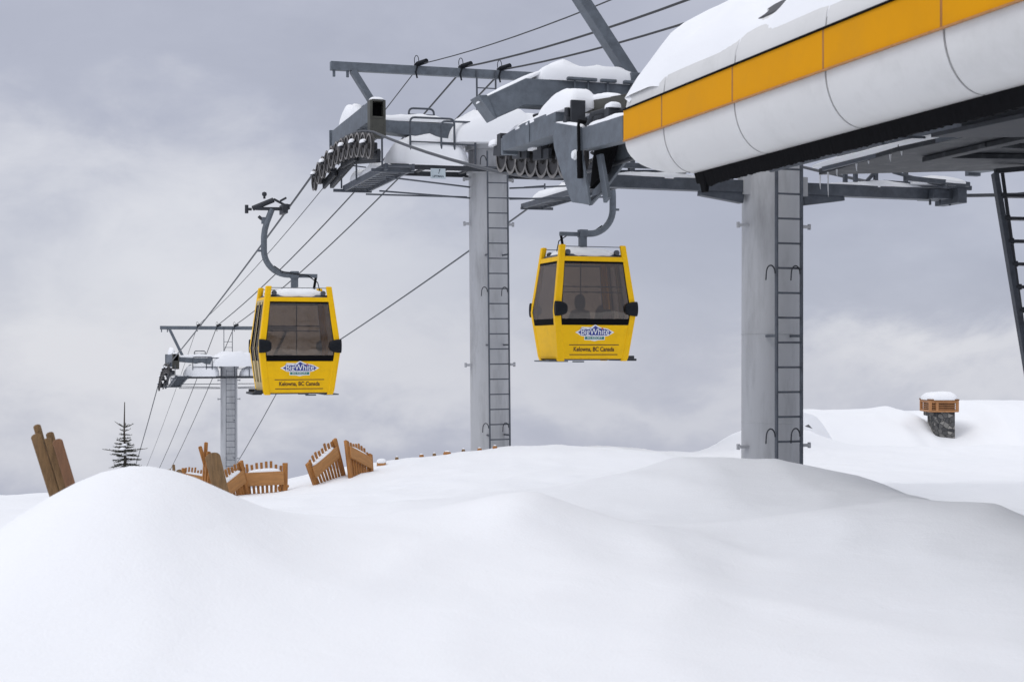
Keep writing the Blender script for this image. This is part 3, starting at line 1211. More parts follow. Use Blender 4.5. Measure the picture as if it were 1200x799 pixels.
m.prism([sq(s, u, 1.70) for s, u in [(-2.0, -6.6), (-1.05, -6.9), (-1.05, -9.4), (-1.85, -9.4)]], (0, 0, .07))
m.build('guide_tray', 'steel_dark', st, DZS, .004)
m = MB()
zc = gz(*(L(0, -10.2).xy)) - EYE - .3
m.lathe([(zc, .385), (3.2, .375), (3.21, 0)], sq(0, -10.2, 0), 'z', 40)
m.build('support_column', 'mast_paint', st, DZS)
rnd = random.Random(9)
for i in range(9):
    s_, u_ = -.46 - .03 * i + rnd.uniform(-.02, .02), -1.93 - .24 * i
    if i in (3, 6):
        continue
    m = MB()
    ln = rnd.uniform(.08, .30) if i < 2 else rnd.uniform(.03, .12)
    m.tube([sq(s_, u_, 1.952), sq(s_, u_, 1.952 - ln * .6), sq(s_ + .004, u_, 1.952 - ln)], .01, 6, True, [.011, .007, .002])
    m.build('icicle', 'lining', st, DZS)
# main frame inside that ties the canopy to both masts
m = MB()
for s in (-1.2, 1.2):
    m.bar(sq(s, .3, 2.55), sq(s, -15.3, 2.55), .16, .3)
for u in (-.0, -5, -10.2):
    m.bar(sq(-3.0, u - .01, 2.72), sq(3.0, u - .01, 2.72), .14, .2)
m.build('main_frame', 'steel_mid', st, DZS)

# ------------------------------------------------------------------ access ladder at the right edge
al = empty('access_ladder', (5.5, 14.9, gz(5.5, 14.9) - .2))
tag(al, 'steep dark steel access ladder under the station at the right edge', 'ladder')
o0 = al.location


def rel(v):
    return Vector(v) - Vector(o0)


topL, botL = P(1166, 203, 15.0), P(1166 + 35 * 2.45, 203 + 212 * 2.45, 14.5)
wv = Vector((.62, .12, 0))
for k in (0, 1):
    m = MB()
    m.bar(rel(topL + wv * k), rel(botL + wv * k), .055, .10, (0, 1, 0))
    m.build('stringer', 'steel_mid', al, 0, .004)
d = botL - topL
n = int(d.length / .235)
for i in range(1, n):
    p = topL + d * (i / n)
    m = MB()
    m.bar(rel(p), rel(p + wv), .12, .03)
    m.box(rel(p + Vector((.045, -.02, 0))), (.05, .05, .06))
    m.build('rung', 'steel_dark', al)
m = MB()
hr = [p + Vector((.10, .12, .02)) for p in (topL, botL)]
m.bar(rel(hr[0] + Vector((.02, 0, 0))), rel(hr[1] + Vector((-.12, 0, 0))), .028, .028)
m.bar(rel(topL + Vector((0, 0, .02))), rel(topL + Vector((.9, .1, .11))), .05, .05)
m.build('handrail', 'steel_dark', al)


# ------------------------------------------------------------------ ropes and cables
def t1(s, u, z):
    """relative to the middle tower"""
    return L(s, T1U + u, z)


def catenary(a, b, sag, n=14):
    return [a.lerp(b, i / n) - Vector((0, 0, sag * 4 * (i / n) * (1 - i / n))) for i in range(n)]


def train_arc(s, zz, r=.225, off=0.0, w=12):
    h = (w - 1) / 2 * WSP
    return [L(s, off + u, zz(u) + r) for u in [-h + 2 * h * i / 14 for i in range(15)]][::-1]


def rope_obj(name, pts, r, m, label, cat, group):
    o = empty(name, pts[0]) if False else None
    q = MB()
    b = pts[len(pts) // 2].copy()
    q.tube([p - b for p in pts], r, 8)
    ob = q.build(name, m)
    ob.location = b
    tag(ob, label, cat, group)
    return ob


def haul(side):
    zz1, zzf = zf1[0 if side < 0 else 1], zff[0 if side < 0 else 1]
    s = side * G
    h = 5.5 * WSP
    low = L(s, 125, -20.5)
    far = train_arc(s, zzf, off=TFU)
    near = train_arc(s, zz1, off=T1U)
    pts = catenary(low, far[0], .9, 10)
    pts += far + catenary(far[-1], near[0], .12)[1:] + near
    end = [L(s, u, z) for u, z in ((1.7, 2.31), (1.0, 2.20), (.2, 2.06), (-.8, 1.97), (-2, 1.93), (-6, 1.93), (-11, 1.93))]
    pts += catenary(near[-1], end[0], .05, 6)[1:] + end
    return pts


rope_l = rope_obj('haul_rope', haul(-1), .024, 'rope', 'dark steel haul rope on the left side carrying the farther gondola', 'rope', 'haul ropes of the lift')
rope_r = rope_obj('haul_rope', haul(1), .024, 'rope', 'dark steel haul rope on the right side running down behind the left gondola', 'rope', 'haul ropes of the lift')
CS = ((-1.47, 'thin black overhead cable, leftmost of three across the tower top frames', .011, .0),
      (-.55, 'thin black overhead cable, middle one of three across the tower top frames', .019, .03),
      (.27, 'thin black overhead cable, rightmost of three across the tower top frames', .019, .03))
for s, lab, r, dzc in CS:
    zt1, ztf, zt2 = 5.59 + .12, -4.9 + 5.95 + .12, 4.48 + .1
    pts = catenary(L(s, 118, -15.5), L(s, TFU, ztf), .8, 10)
    pts += catenary(L(s, TFU, ztf), L(s, T1U, zt1), .35, 14)
    pts += catenary(L(s, T1U, zt1), L(s + .05, 0, zt2), .10, 10)
    pts += catenary(L(s + .05, 0, zt2), L(s, -10.5, 4.2), .12, 8) + [L(s, -10.5, 4.2), L(s, -10.6, 3.45)]
    rope_obj('overhead_cable', pts, r, 'cable', lab, 'cable', 'overhead cables between the towers')


# ------------------------------------------------------------------ gondola cabins
def hw(z):
    return pw_lin([(0, .80), (.10, .83), (1.1, .955), (2.28, .80), (2.56, .765)], z)


def hd(z):
    return pw_lin([(0, .62), (.10, .65), (1.1, .80), (2.28, .67), (2.56, .64)], z)


def pw_lin(tab, x):
    if x <= tab[0][0]:
        return tab[0][1]
    for (a, va), (b, vb) in zip(tab, tab[1:]):
        if x <= b:
            return va + (vb - va) * (x - a) / (b - a)
    return tab[-1][1]


def face_pt(face, t, z, out=0.0):
    """point on a cabin face; t in -1..1 across"""
    if face == 'front':
        return Vector((hw(z) * t, -hd(z) - out, z))
    if face == 'back':
        return Vector((-hw(z) * t, hd(z) + out, z))
    if face == 'left':
        return Vector((-hw(z) - out, -hd(z) * t, z))
    return Vector((hw(z) + out, hd(z) * t, z))


def face_rows(face, t0, t1_, zs, out=0.0, n=1):
    return [[face_pt(face, t0 + (t1_ - t0) * i / n, z, out) for i in range(n + 1)] for z in zs]


INW = {'front': (0, 1, 0), 'back': (0, -1, 0), 'left': (1, 0, 0), 'right': (-1, 0, 0)}


def inward(face, d):
    return Vector(INW[face]) * d


ZW0, ZW1 = .80, 2.19             # window sill and head


def make_cabin():
    root = empty('gondola_cabin', (0, 0, 0))
    tag(root, 'yellow gondola cabin hanging farther left on its rope, door side at left', 'gondola', 'yellow gondola cabins')
    Y = 'yellow_paint'
    # body tub
    m = MB()
    for f in ('front', 'back', 'left', 'right'):
        m.slab(face_rows(f, -.93, .93, (.05, .10, .40, ZW0 - .005)), inward(f, .03), False)
    m.build('body', Y, root, 0, .006)
    m = MB()
    m.hexa([(-.78, -.6, .02), (.78, -.6, .02), (.78, .6, .02), (-.78, .6, .02), (-.80, -.62, .07), (.80, -.62, .07), (.80, .62, .07), (-.80, .62, .07)])
    m.build('floor', 'steel_dark', root)
    m = MB()
    for f in ('front', 'back'):
        m.slab(face_rows(f, -.93, .93, (ZW1 + .005, 2.30), .004), inward(f, .05), False)
    for f in ('left', 'right'):
        m.slab(face_rows(f, -.93, .93, (ZW1 + .005, 2.30), .004), inward(f, .05), False)
    m.build('roof_rim', Y, root, 0, .006)
    # groove lines on the end panels: recess shade put on as brown strips
    for f in ('front', 'back'):
        for zz in (.36, .145):
            m = MB()
            m.slab(face_rows(f, -.68, .68, (zz - .009, zz + .009), .003), inward(f, .004), False)
            m.build('groove_shade', 'text_brown', root)
    # corner posts, standing above the roof
    for sx in (-1, 1):
        for sy in (-1, 1):
            m = MB()
            zs = [0, .10, .6, 1.1, 1.7, 2.28, 2.56]
            rows = []
            wx, wy = .165, .14
            vs = []
            for z in zs:
                a, b = hw(z) + .012, hd(z) + .012
                x, y = wx * (.9 if z < 2 else .82), wy
                vs += [(sx * a, sy * b, z), (sx * (a - x), sy * b, z), (sx * (a - x), sy * (b - .09), z), (sx * (a - .09), sy * (b - .09), z), (sx * (a - .09), sy * (b - y), z), (sx * a, sy * (b - y), z)]
            k = 6
            fs = [(i * k + j, i * k + (j + 1) % k, (i + 1) * k + (j + 1) % k, (i + 1) * k + j) for i in range(len(zs) - 1) for j in range(k)]
            fs += [tuple(range(k)), tuple((len(zs) - 1) * k + j for j in range(k))]
            m.add(vs, fs)
            m.build('post', Y, root, 0, .022)
    # windows: dark gasket frame and tinted pane
    for f in ('front', 'back', 'right'):
        tt = .84 if f != 'right' else .84
        zs = [ZW0, 1.1, 1.7, ZW1]
        w = MB()
        w.slab(face_rows(f, -tt - .10, tt + .10, (ZW0 - .0, ZW0 + .13), .006), inward(f, .03), False)
        w.slab(face_rows(f, -tt - .10, tt + .10, (ZW1 - .04, ZW1), .006), inward(f, .03), False)
        for q in (-1, 1):
            w.slab(face_rows(f, q * tt, q * (tt + .10), (ZW0 + .13, 1.1, ZW1 - .04), .005), inward(f, .03), False)
        fr = w.build('window', 'rubber', root)
        g = MB()
        g.slab(face_rows(f, -tt, tt, (ZW0 + .13, 1.1, 1.5, 1.9, ZW1 - .04), .0, 3), inward(f, .012), True)
        g.build('pane', 'glass', fr)
    # sliding door, two leaves on the left side
    for q in (-1, 1):
        dm = MB()
        a, b = q * .015, q * .80
        dm.slab(face_rows('left', a, b, (.06, .4, ZW0), .012), inward('left', .03), False)
        dm.slab(face_rows('left', a, b, (ZW1 - .06, 2.24), .012), inward('left', .03), False)
        for c, d in ((a, q * .13), (q * .68, b)):
            dm.slab(face_rows('left', c, d, (ZW0, 1.1, ZW1 - .06), .012), inward('left', .03), False)
        do = dm.build('door', 'door_tan', root)
        g = MB()
        g.slab(face_rows('left', q * .13, q * .68, (ZW0, 1.1, 1.5, ZW1 - .06), .006, 2), inward('left', .012), True)
        g.build('pane', 'glass', do)
        s_ = MB()
        s_.slab(face_rows('left', q * .10, q * .16, (.3, 1.1, ZW1), .018), inward('left', .012), False)
        s_.slab(face_rows('left', q * .62, q * .70, (.3, 1.1, ZW1), .018), inward('left', .012), False)
        s_.build('seal', 'rubber', do)
    # roof and its snow
    m = MB()
    m.hexa([(-.80, -.64, 2.27), (.80, -.64, 2.27), (.80, .64, 2.27), (-.80, .64, 2.27), (-.70, -.56, 2.36), (.70, -.56, 2.36), (.70, .56, 2.36), (-.70, .56, 2.36)])
    m.box((0, 0, 2.40), (.9, .3, .10))
    for sx in (-1, 1):
        for sy in (-1, 1):
            m.cyl((sx * .58, sy * .62, 2.40), (sx * .58, sy * .54, 2.40), .06, 12)
    m.tube([(-.68, -.62, 2.52), (.68, -.62, 2.52)], .01, 6)
    m.tube([(-.68, .62, 2.52), (.68, .62, 2.52)], .01, 6)
    rf = m.build('roof', 'steel_mid', root, 0, .01)
    s_ = SnowSet()
    s_.snow((0, 0, 2.335), .70, .60, .19, 77, lump=.18)
    s_.build('snow_cap', 'snow_cap', rf)
    # corner bumpers
    for sx in (-1, 1):
        for sy in (-1, 1):
            m = MB()
            prof_ = []
            c = Vector((sx * (hw(1.15) - .05), sy * (hd(1.15) + .01), 1.15))
            rows = []
            for i in range(9):
                a = i / 8 * PI / 2
                # ogive outline widening towards the corner
                ring = []
                for j in range(16):
                    b = 2 * PI * j / 16
                    rr = .165 * math.cos(a) ** .55 if i < 8 else .0
                    ring.append(c + Vector((sx * (-.29 * math.sin(a) + .07), sy * (.045 + .075 * abs(math.cos(a)) ** .5 * math.cos(b) - .02), rr * math.sin(b))))
                rows.append(ring + [ring[0]])
            m.grid(rows)
            m.add(rows[0][:-1], [tuple(range(16))])
            m.build('bumper', 'black_plastic', root, 0, .01)
    # foot rails and ski rack
    m = MB()
    m.box((-.97, 0, .03), (.22, 1.1, .05))
    m.box((-.93, -.5, .075), (.18, .12, .09))
    m.box((-.93, .5, .075), (.18, .12, .09))
    m.build('step', 'steel_dark', root, 0, .01)
    m = MB()
    m.box((.80, 0, .0), (.36, 1.0, .03))
    m.box((.3, -.5, -.01), (.25, .1, .03))
    m.box((.3, .5, -.01), (.25, .1, .03))
    m.build('ski_rack', 'galvanised', root, 0, .008)
    # benches and grab rails inside
    for sy in (-1, 1):
        m = MB()
        m.box((0, sy * .42, .45), (1.35, .36, .07))
        m.box((0, sy * .60, .64), (1.35, .05, .28))
        m.build('bench', 'cushion', root, 0, .02)
    m = MB()
    for zz in (1.52, 1.64):
        m.tube([(-.72, .60, zz), (.72, .60, zz)], .012, 6)
        for xx in (-.45, -.15, .15, .45):
            m.box((xx, .60, zz), (.05, .03, .04))
    m.tube([(.05, .0, .07), (.05, .0, 2.28)], .014, 6)
    m.build('grab_rail', 'steel_dark', root)
    # hanger
    m = MB()
    m.box((0, 0, 2.60), (.16, .14, .52))
    m.box((0, 0, 2.86), (.19, .18, .17))
    path = [Vector((.0, 0, 2.85)), Vector((-.12, 0, 2.86))] + arc((-.16, 0, 3.43), .57, -PI / 2, -PI, 10) + [Vector((-.73, 0, 3.55)), Vector((-.73, 0, 3.75)), Vector((-.71, 0, 3.92)), Vector((-.66, 0, 4.10)), Vector((-.54, 0, 4.42))]
    rs_ = [.075] * len(path)
    m.tube(path, .07, 10, True, rs_)
    m.bar((.0, 0, 2.84), (.55, 0, 2.84), .08, .09)
    m.box((-.77, 0, 3.42), (.22, .06, .05))
    m.box((-.73, 0, 4.14), (.12, .08, .16))
    hg = m.build('hanger', 'galvanised', root, 0, .006)
    m = MB()
    m.cyl((.52, 0, 2.82), (.46, 0, 2.46), .032, 8)
    m.tube([(.0, -.1, 2.88), (.3, -.1, 2.84), (.55, -.06, 2.68), (.62, 0, 2.45)], .012, 6)
    m.tube([(-.5, -.08, 3.06), (-.3, -.1, 2.92), (0, -.1, 2.88)], .012, 6)
    m.build('damper', 'rubber', hg)
    m = MB()
    m.bar((-.92, 0, 4.42), (-.28, 0, 4.43), .10, .075)
    m.cyl((-1.0, .0, 4.42), (-.50, .0, 4.64), .062, 10)
    m.cyl((-1.16, 0, 4.40), (-1.02, 0, 4.40), .035, 8)
    m.cyl((-1.14, 0, 4.30), (-1.14, 0, 4.50), .045, 8)
    m.cyl((-.72, 0, 4.66), (-.72, 0, 4.72), .03, 8)
    m.lathe([(4.71, .0), (4.73, .05), (4.77, .06), (4.81, .05), (4.83, 0)], (-.72, 0, 0), 'z', 12)
    m.bar((-.5, 0, 4.66), (-.22, 0, 4.52), .07, .05)
    m.bar((-.34, 0, 4.62), (-.20, 0, 4.70), .1, .05)
    m.bar((-.26, -.28, 4.42), (-.26, .28, 4.42), .12, .22)
    m.bar((-.17, -.22, 4.47), (-.17, .22, 4.47), .06, .12)
    m.cyl((-.78, 0, 4.17), (-.86, 0, 4.24), .04, 8)
    m.build('grip', 'steel_dark', hg, 0, .008)
    # emblem on both ends
    for f, rz in (('front', 0), ('back', PI)):
        zc = .615
        slope = (hd(.8) - hd(.4)) / .4
        holder = MB()
        dep = hd(zc) + .008

        def ep(x, z, out):
            p = Vector((x, -(hd(zc + z) + out), zc + z))
            return p if rz == 0 else Vector((-p.x, -p.y, p.z))
        cart = [(-.46, .02), (-.36, .07), (-.31, .14), (-.1, .13), (0, .19), (.12, .13), (.30, .10), (.46, .02), (.32, -.06), (.24, -.07), (.24, -.15), (.09, -.155), (0, -.175), (-.09, -.155), (-.24, -.15), (-.24, -.07), (-.32, -.06)]
        holder.prism([ep(x, z, .006) for x, z in cart], inward(f, .005))
        em = holder.build('emblem', 'logo_white', root)
        q = MB()
        q.prism([ep(x, z, .008) for x, z in [(-.40, .02), (-.30, .075), (-.08, .085), (0, .165), (.10, .105), (.30, .075), (.40, .02), (.29, -.045), (-.29, -.045)]], inward(f, .003))
        q.build('badge', 'logo_blue', em)
        q = MB()
        q.prism([ep(x, z, .009) for x, z in [(-.225, -.075), (.225, -.075), (.225, -.135), (-.225, -.135)]], inward(f, .003))
        q.build('banner', 'logo_green', em)
        tilt = math.atan(slope)
        eul = (PI / 2 + tilt, 0, rz)

        def tl(x, z, out):
            return ep(x, z, out)
        text_mesh('lettering', 'BigWhite', .205, 'logo_blue', em, tl(.008, .022, .011), eul, .001, .011, .70)
        text_mesh('lettering', 'BigWhite', .20, 'logo_white', em, tl(0, .028, .014), eul, .001, .001, .66)
        text_mesh('lettering', 'SKI RESORT', .062, 'logo_white', em, tl(0, -.105, .012), eul, .001, 0, .36)
        q = MB()
        q.box(tl(.17, .10, .013), (.035, .004, .03))
        q.build('leaf_mark', 'logo_red', em)
        text_mesh('place_name', 'Kelowna, BC Canada', .135, 'text_brown', root, tl(0, -.355, .006), eul, .001, .0025, .96)
    return root


cab1 = make_cabin()


def rope_z(pts, s, u):
    best = min(pts, key=lambda p: abs((p - L(s, u)).to_2d().length))
    # linear search between neighbours
    tgt = L(s, u)
    for a, b in zip(pts, pts[1:]):
        ab = (b - a).to_2d()
        t = (tgt - a).to_2d().dot(ab) / max(1e-9, ab.length_squared)
        if 0 <= t <= 1:
            return a.z + (b.z - a.z) * t
    return best.z


pl, pr = haul(-1), haul(1)
u1 = T1U + 6.5
z1 = rope_z(pl, -G, u1) - 4.42
p = L(-G + .17, u1)
cab1.location = (p.x, p.y, z1)
cab1.rotation_euler = (0, 0, LA)
cab2 = copy_tree(cab1)
u2 = T1U + 2.25
z2 = rope_z(pr, G, u2) - 4.45
p = L(G - .17, u2)
cab2.location = (p.x, p.y, z2)
cab2.rotation_euler = (0, 0, LA + PI)
cab2['label'] = 'yellow gondola cabin beside the tall tower with a passenger visible inside'


# passenger on the near bench, back to the camera, and a bag beside
def person(loc, rz):
    J = [((0, 0, .0), .13), ((0, 0, .16), .14), ((0, .01, .34), .155), ((0, .0, .48), .13), ((0, 0, .55), .058), ((0, .02, .62), .06), ((0, .03, .70), .098), ((0, .03, .80), .085),
         ((.17, 0, .46), .075), ((.25, .06, .22), .055), ((.17, .28, .14), .042), ((.10, .36, .13), .035),
         ((-.17, 0, .46), .075), ((-.25, .06, .22), .055), ((-.17, .28, .14), .042), ((-.10, .36, .13), .035),
         ((.10, .05, -.02), .10), ((.13, .42, .0), .075), ((.13, .45, -.36), .05), ((.13, .55, -.40), .04),
         ((-.10, .05, -.02), .10), ((-.13, .42, .0), .075), ((-.13, .45, -.36), .05), ((-.13, .55, -.40), .04)]
    E = [(0, 1), (1, 2), (2, 3), (3, 4), (4, 5), (5, 6), (6, 7), (3, 8), (8, 9), (9, 10), (10, 11), (3, 12), (12, 13), (13, 14), (14, 15), (0, 16), (16, 17), (17, 18), (18, 19), (0, 20), (20, 21), (21, 22), (22, 23)]
    me = bpy.data.meshes.new('person')
    me.from_pydata([j[0] for j in J], E, [])
    o = bpy.data.objects.new('person', me)
    COL.objects.link(o)
    sk = o.modifiers.new('Skin', 'SKIN')
    for i, v in enumerate(me.skin_vertices[0].data):
        v.radius = (J[i][1] * (1.25 if i in (1, 2) else 1), J[i][1])
        v.use_root = (i == 0)
    sub = o.modifiers.new('Sub', 'SUBSURF')
    sub.levels = sub.render_levels = 2
    me.materials.append(MATS['jacket'])
    bpy.context.view_layer.update()
    dg = bpy.context.evaluated_depsgraph_get()
    me2 = bpy.data.meshes.new_from_object(o.evaluated_get(dg))
    bpy.data.objects.remove(o)
    me2.name = 'person'
    me2.materials.clear()
    me2.materials.append(MATS['jacket'])
    me2.materials.append(MATS['skin'])
    for f in me2.polygons:
        c = f.center
        f.use_smooth = True
        if c.z > .60 and c.y > .05 or (c.y > .33 and .05 < c.z < .25):
            f.material_index = 1
    o = bpy.data.objects.new('person', me2)
    COL.objects.link(o)
    o.location = loc
    o.rotation_euler = (0, 0, rz)
    h = MB()
    h.lathe([(.56, .09), (.60, .112), (.68, .122), (.76, .118), (.83, .095), (.875, .05), (.885, 0)], (0, .005, 0), 'z', 20)
    h.build('hood', 'hair', o)
    for sx in (-1, 1):
        # five short fingers per gloved hand resting on the lap
        q = MB()
        for i in range(4):
            x = sx * (.10 - .02 * (i - 1.5))
            ln = (.055, .065, .06, .045)[i]
            q.tube([(x, .37, .125), (x * .92, .40, .13), (x * .88, .40 + ln * .6, .115), (x * .86, .40 + ln, .095)], .009, 6)
        q.tube([(sx * .07, .36, .13), (sx * .045, .375, .14), (sx * .03, .395, .135)], .01, 6)
        q.build('hand', 'skin', o)
    return o


c2 = cab2.location
fr = Matrix.Rotation(LA, 3, 'Z')


def in_cab2(x, y, z):
    return Vector(c2) + fr @ Vector((x, y, z))


pe = person(in_cab2(-.22, -.40, .50 + .10), LA)
tag(pe, 'person in a dark hooded jacket sitting inside the right gondola, back to the window', 'person')
bk = empty('backpack', in_cab2(.34, -.40, .487), LA)
tag(bk, 'dark red and black backpack on the bench inside the right gondola', 'backpack')
m = MB()
rows = []
for i in range(9):
    t = i / 8
    w_, d_ = .20 * (1 - .35 * max(0, t - .6) ** 1), .12 * (1 - .4 * max(0, t - .5))
    rows.append([Vector((w_ * math.copysign(abs(math.cos(a)) ** .6, math.cos(a)), d_ * math.copysign(abs(math.sin(a)) ** .6, math.sin(a)), .0 + .66 * t)) for a in [2 * PI * j / 20 for j in range(21)]])
m.grid(rows)
m.add(rows[-1][:-1], [tuple(range(20))])
m.add(rows[0][:-1], [tuple(range(20))])
m.build('bag', 'bag_black', bk)
m = MB()
rows = []
for i in range(7):
    t = i / 6
    k = .6 + .4 * math.sin(PI * min(1, t * .9 + .1))
    rows.append([Vector((.05 + .13 * k * math.cos(a), -.12 + .06 * k * math.sin(a), .28 + .30 * t)) for a in [2 * PI * j / 16 for j in range(17)]])
m.grid(rows)
m.add(rows[-1][:-1], [tuple(range(16))])
m.build('pocket', 'bag_red', bk)
m = MB()
m.tube([(-.06, .02, .64)] + [(-.06 + .06 * (1 - math.cos(a)), .02, .64 + .06 * math.sin(a)) for a in [PI * i / 8 for i in range(9)]], .012, 6)
m.build('handle', 'bag_black', bk)


# ------------------------------------------------------------------ half-buried slatted chairs
CH_GROUP = 'slatted wooden chairs half buried in the snow'


def chair(label, px, py, Y, rail_dir, post_dir, sc=1.15, worn=False, seed=0, rail=True, h=.62, legs=True):
    """px,py: where the rail's centre stands in the view at depth Y"""
    c = P(px, py, Y)
    root = empty('wooden_chair', c)
    root.rotation_mode = 'QUATERNION'
    ax = Vector(rail_dir).normalized()
    az = Vector(post_dir)
    az = (az - ax * az.dot(ax)).normalized()
    ay = az.cross(ax)
    root.rotation_quaternion = Matrix((ax, ay, az)).transposed().to_quaternion()
    root.scale = (sc, sc, sc)
    tag(root, label, 'chair', CH_GROUP)
    rnd = random.Random(seed)
    W = 'cedar_worn' if worn else 'cedar'
    for sx in (-1, 1):
        m = MB()
        m.bar((sx * .27, 0, -.70), (sx * .315, 0, .20 + rnd.uniform(-.02, .03)), .075, .045, (0, 1, 0))
        m.build('post', W, root, 0, .006)
    if rail:
        m = MB()
        m.box((0, -.035, .0), (.56, .028, .20))
        r_ = m.build('back_rail', 'cedar_pale', root, 0, .005)
        m = MB()
        m.snow((0, .02, .098), .25, .06, .05, seed + 80, lump=.3, n=24)
        m.build('snow_cap', 'snow_cap', r_)
    n = 8
    for i in range(n):
        x = -.225 + .45 * i / (n - 1)
        m = MB()
        top = .19 + .06 * math.cos(x * 5) + rnd.uniform(-.03, .03)
        fan = x * 1.12
        m.bar((x * .85, .012, -.62), (fan, .012, top), .038, .022, (0, 1, 0))
        m.build('slat', W, root, 0, .004)
    if legs:
        for sx in (-1, 1):
            m = MB()
            m.bar((sx * .30, .16, -.65), (sx * .30, .10, .10), .05, .09, (0, 1, 0))
            m.bar((sx * .305, -.02, -.12), (sx * .305, .5, -.2), .10, .03)
            m.build('arm', W, root, 0, .005)
            m = MB()
            m.bar((sx * .27, .42, -.8), (sx * .28, .36, -.10), .05, .09, (0, 1, 0))
            m.build('leg', W, root, 0, .005)
        m = MB()
        for i in range(5):
            m.box((0, .12 + .09 * i, -.42 + .02 * i), (.5, .075, .025))
        m.build('seat', W, root, 0, .004)
    return root


chair('orange brown wooden chair facing the camera squarely with a level snowy back rail', 310, 561, 24.2, (1, .35, .02), (-.17, .1, 1), seed=1)
chair('orange brown wooden chair turned edge on, just left of the squarely facing chair', 271, 568, 23.6, (.39, .78, .35), (-.15, -.36, .95), seed=2)
chair('wooden chair on the rise tilting left with its rail sloping up to the right', 380, 541, 24.8, (.56, .65, .51), (-.2, -.58, .96), seed=3, legs=False)
chair('wooden chair on the rise with its snowy rail sloping down to the right', 421, 537, 25.4, (.51, .77, -.375), (-.15, .56, .95), seed=4, legs=False)
chair('small far wooden chair nearly buried, a row of slat tips left of crossed boards', 229, 562, 28.5, (.8, .5, -.2), (-.1, .1, .95), .9, seed=5)
chair('pair of small worn slat tips, leftmost of the far buried chairs', 193, 562, 29, (.3, .9, .1), (-.2, .1, .95), .8, worn=True, seed=6, rail=False)


def board_set(name, label, boards, Y, mats):
    """weathered boards of a toppled chair; boards: top px, bottom px, width, thickness, depth offset"""
    t0 = P(*boards[0][1], Y)
    root = empty(name, t0)
    tag(root, label, 'chair', CH_GROUP)
    for (a, b, w, th, dy), mm in zip(boards, mats):
        p, q = P(a[0], a[1], Y + dy), P(b[0], b[1], Y + dy)
        d = (q - p).normalized()
        m = MB()
        side = Vector((math.cos(.5), math.sin(.5), 0))
        nrm = d.cross(side).normalized()
        side = nrm.cross(d)
        # rounded board end
        pts = []
        for i in range(9):
            an = PI * i / 8
            pts.append(p - t0 + side * (w / 2 * math.cos(an)) - d * (w * .32 * math.sin(an)))
        pts += [q - t0 - side * w / 2 + d * .5, q - t0 + side * w / 2 + d * .5]
        m.prism(pts, nrm * th)
        m.build('board', mm, root, 0, .005)
    return root


bs = board_set('wooden_chair', 'weathered close wooden chair boards leaning out of the snow at the far left', [
    ((42, 512), (64, 582), .078, .025, 0), ((43, 500), (64, 575), .056, .025, .10), ((58, 509), (76, 575), .060, .025, .12), ((67, 518), (83, 572), .074, .03, -.04), ((54, 516), (72, 575), .05, .08, .06)],
    11.0, ['cedar_worn', 'cedar_worn', 'cedar_worn', 'cedar_rosy', 'cedar_worn'])
board_set('wooden_chair', 'toppled wooden chair with crossed boards sticking steeply up beside the snow hump', [
    ((234, 524), (247, 570), .055, .04, 0), ((241, 519), (238, 572), .055, .04, .1), ((244, 530), (240, 580), .06, .05, -.05), ((250, 534), (243, 585), .10, .04, -.1), ((249, 536), (262, 590), .24, .03, -.25)],
    22.5, ['cedar', 'cedar', 'cedar', 'cedar', 'cedar_worn'])
board_set('wooden_chair', 'single worn curved board top poking from snow left of the slat tips', [
    ((209, 552), (214, 568), .10, .05, 0), ((203, 545), (204, 560), .05, .04, .2)], 27.5, ['cedar_worn', 'cedar_worn'])

# post tips along the far ridge
random.seed(12)
tips = [(465, 542, 0), (494, 541.5, 1), (509, 541, 0), (524, 540.5, 2), (543, 540, 0), (562, 538.5, 1), (580, 538, 1)]
for i, (px, py, kd) in enumerate(tips):
    Yt = 27.2
    # sit on the snow crest at this bearing
    x = (px - 600) / F * Yt
    g = gz(x, Yt)
    m = MB()
    r = (.035, .045, .075)[kd]
    m.lathe([(-.7, r), (.02, r), (.045, r * .8), (.055, r * .4), (.057, 0)], (0, 0, 0), 'z', 14)
    o = m.build('fence_post', 'cedar' if kd else 'cedar_worn')
    o.location = (x, Yt, g)
    o.rotation_euler = (R(random.uniform(-4, 4)), R(random.uniform(-4, 4)), 0)
    sn = SnowSet()
    sn.snow((0, 0, .054), r * .6, r * .6, .012, i, n=12)
    sn.build('snow_cap', 'snow_cap', o)
    tag(o, 'brown post tip barely showing above the snow ridge left of the tall tower', 'post', 'post tips along the snow ridge')
x = (447 - 600) / F * 26.5
m = MB()
m.box((0, 0, -.3), (.16, .16, .72))
o = m.build('wooden_post', 'cedar_pale', None, 0, .01)
o.location = (x, 26.5, gz(x, 26.5))
sn = SnowSet()
sn.snow((0, 0, .062), .09, .09, .05, 4, n=16)
sn.build('snow_cap', 'snow_cap', o)
tag(o, 'squat square wooden post with a snow cap just right of the leaning chairs', 'post')


# ------------------------------------------------------------------ young fir
tx, ty = (146 - 600) / F * 27.0, 27.0
fir = empty('fir_tree', (tx, ty, gz(tx, ty)))
tag(fir, 'small bare topped young fir tree behind the snow hump at left', 'fir tree')
topz = P(146, 471, 27).z - fir.location.z
m = MB()
m.tube([(0, 0, -.3), (.01, 0, topz * .4), (-.008, 0, topz * .7), (.0, 0, topz)], .03, 7, True, [.045, .028, .017, .008])
m.build('trunk', 'bark', fir)
rnd = random.Random(5)
m = MB()


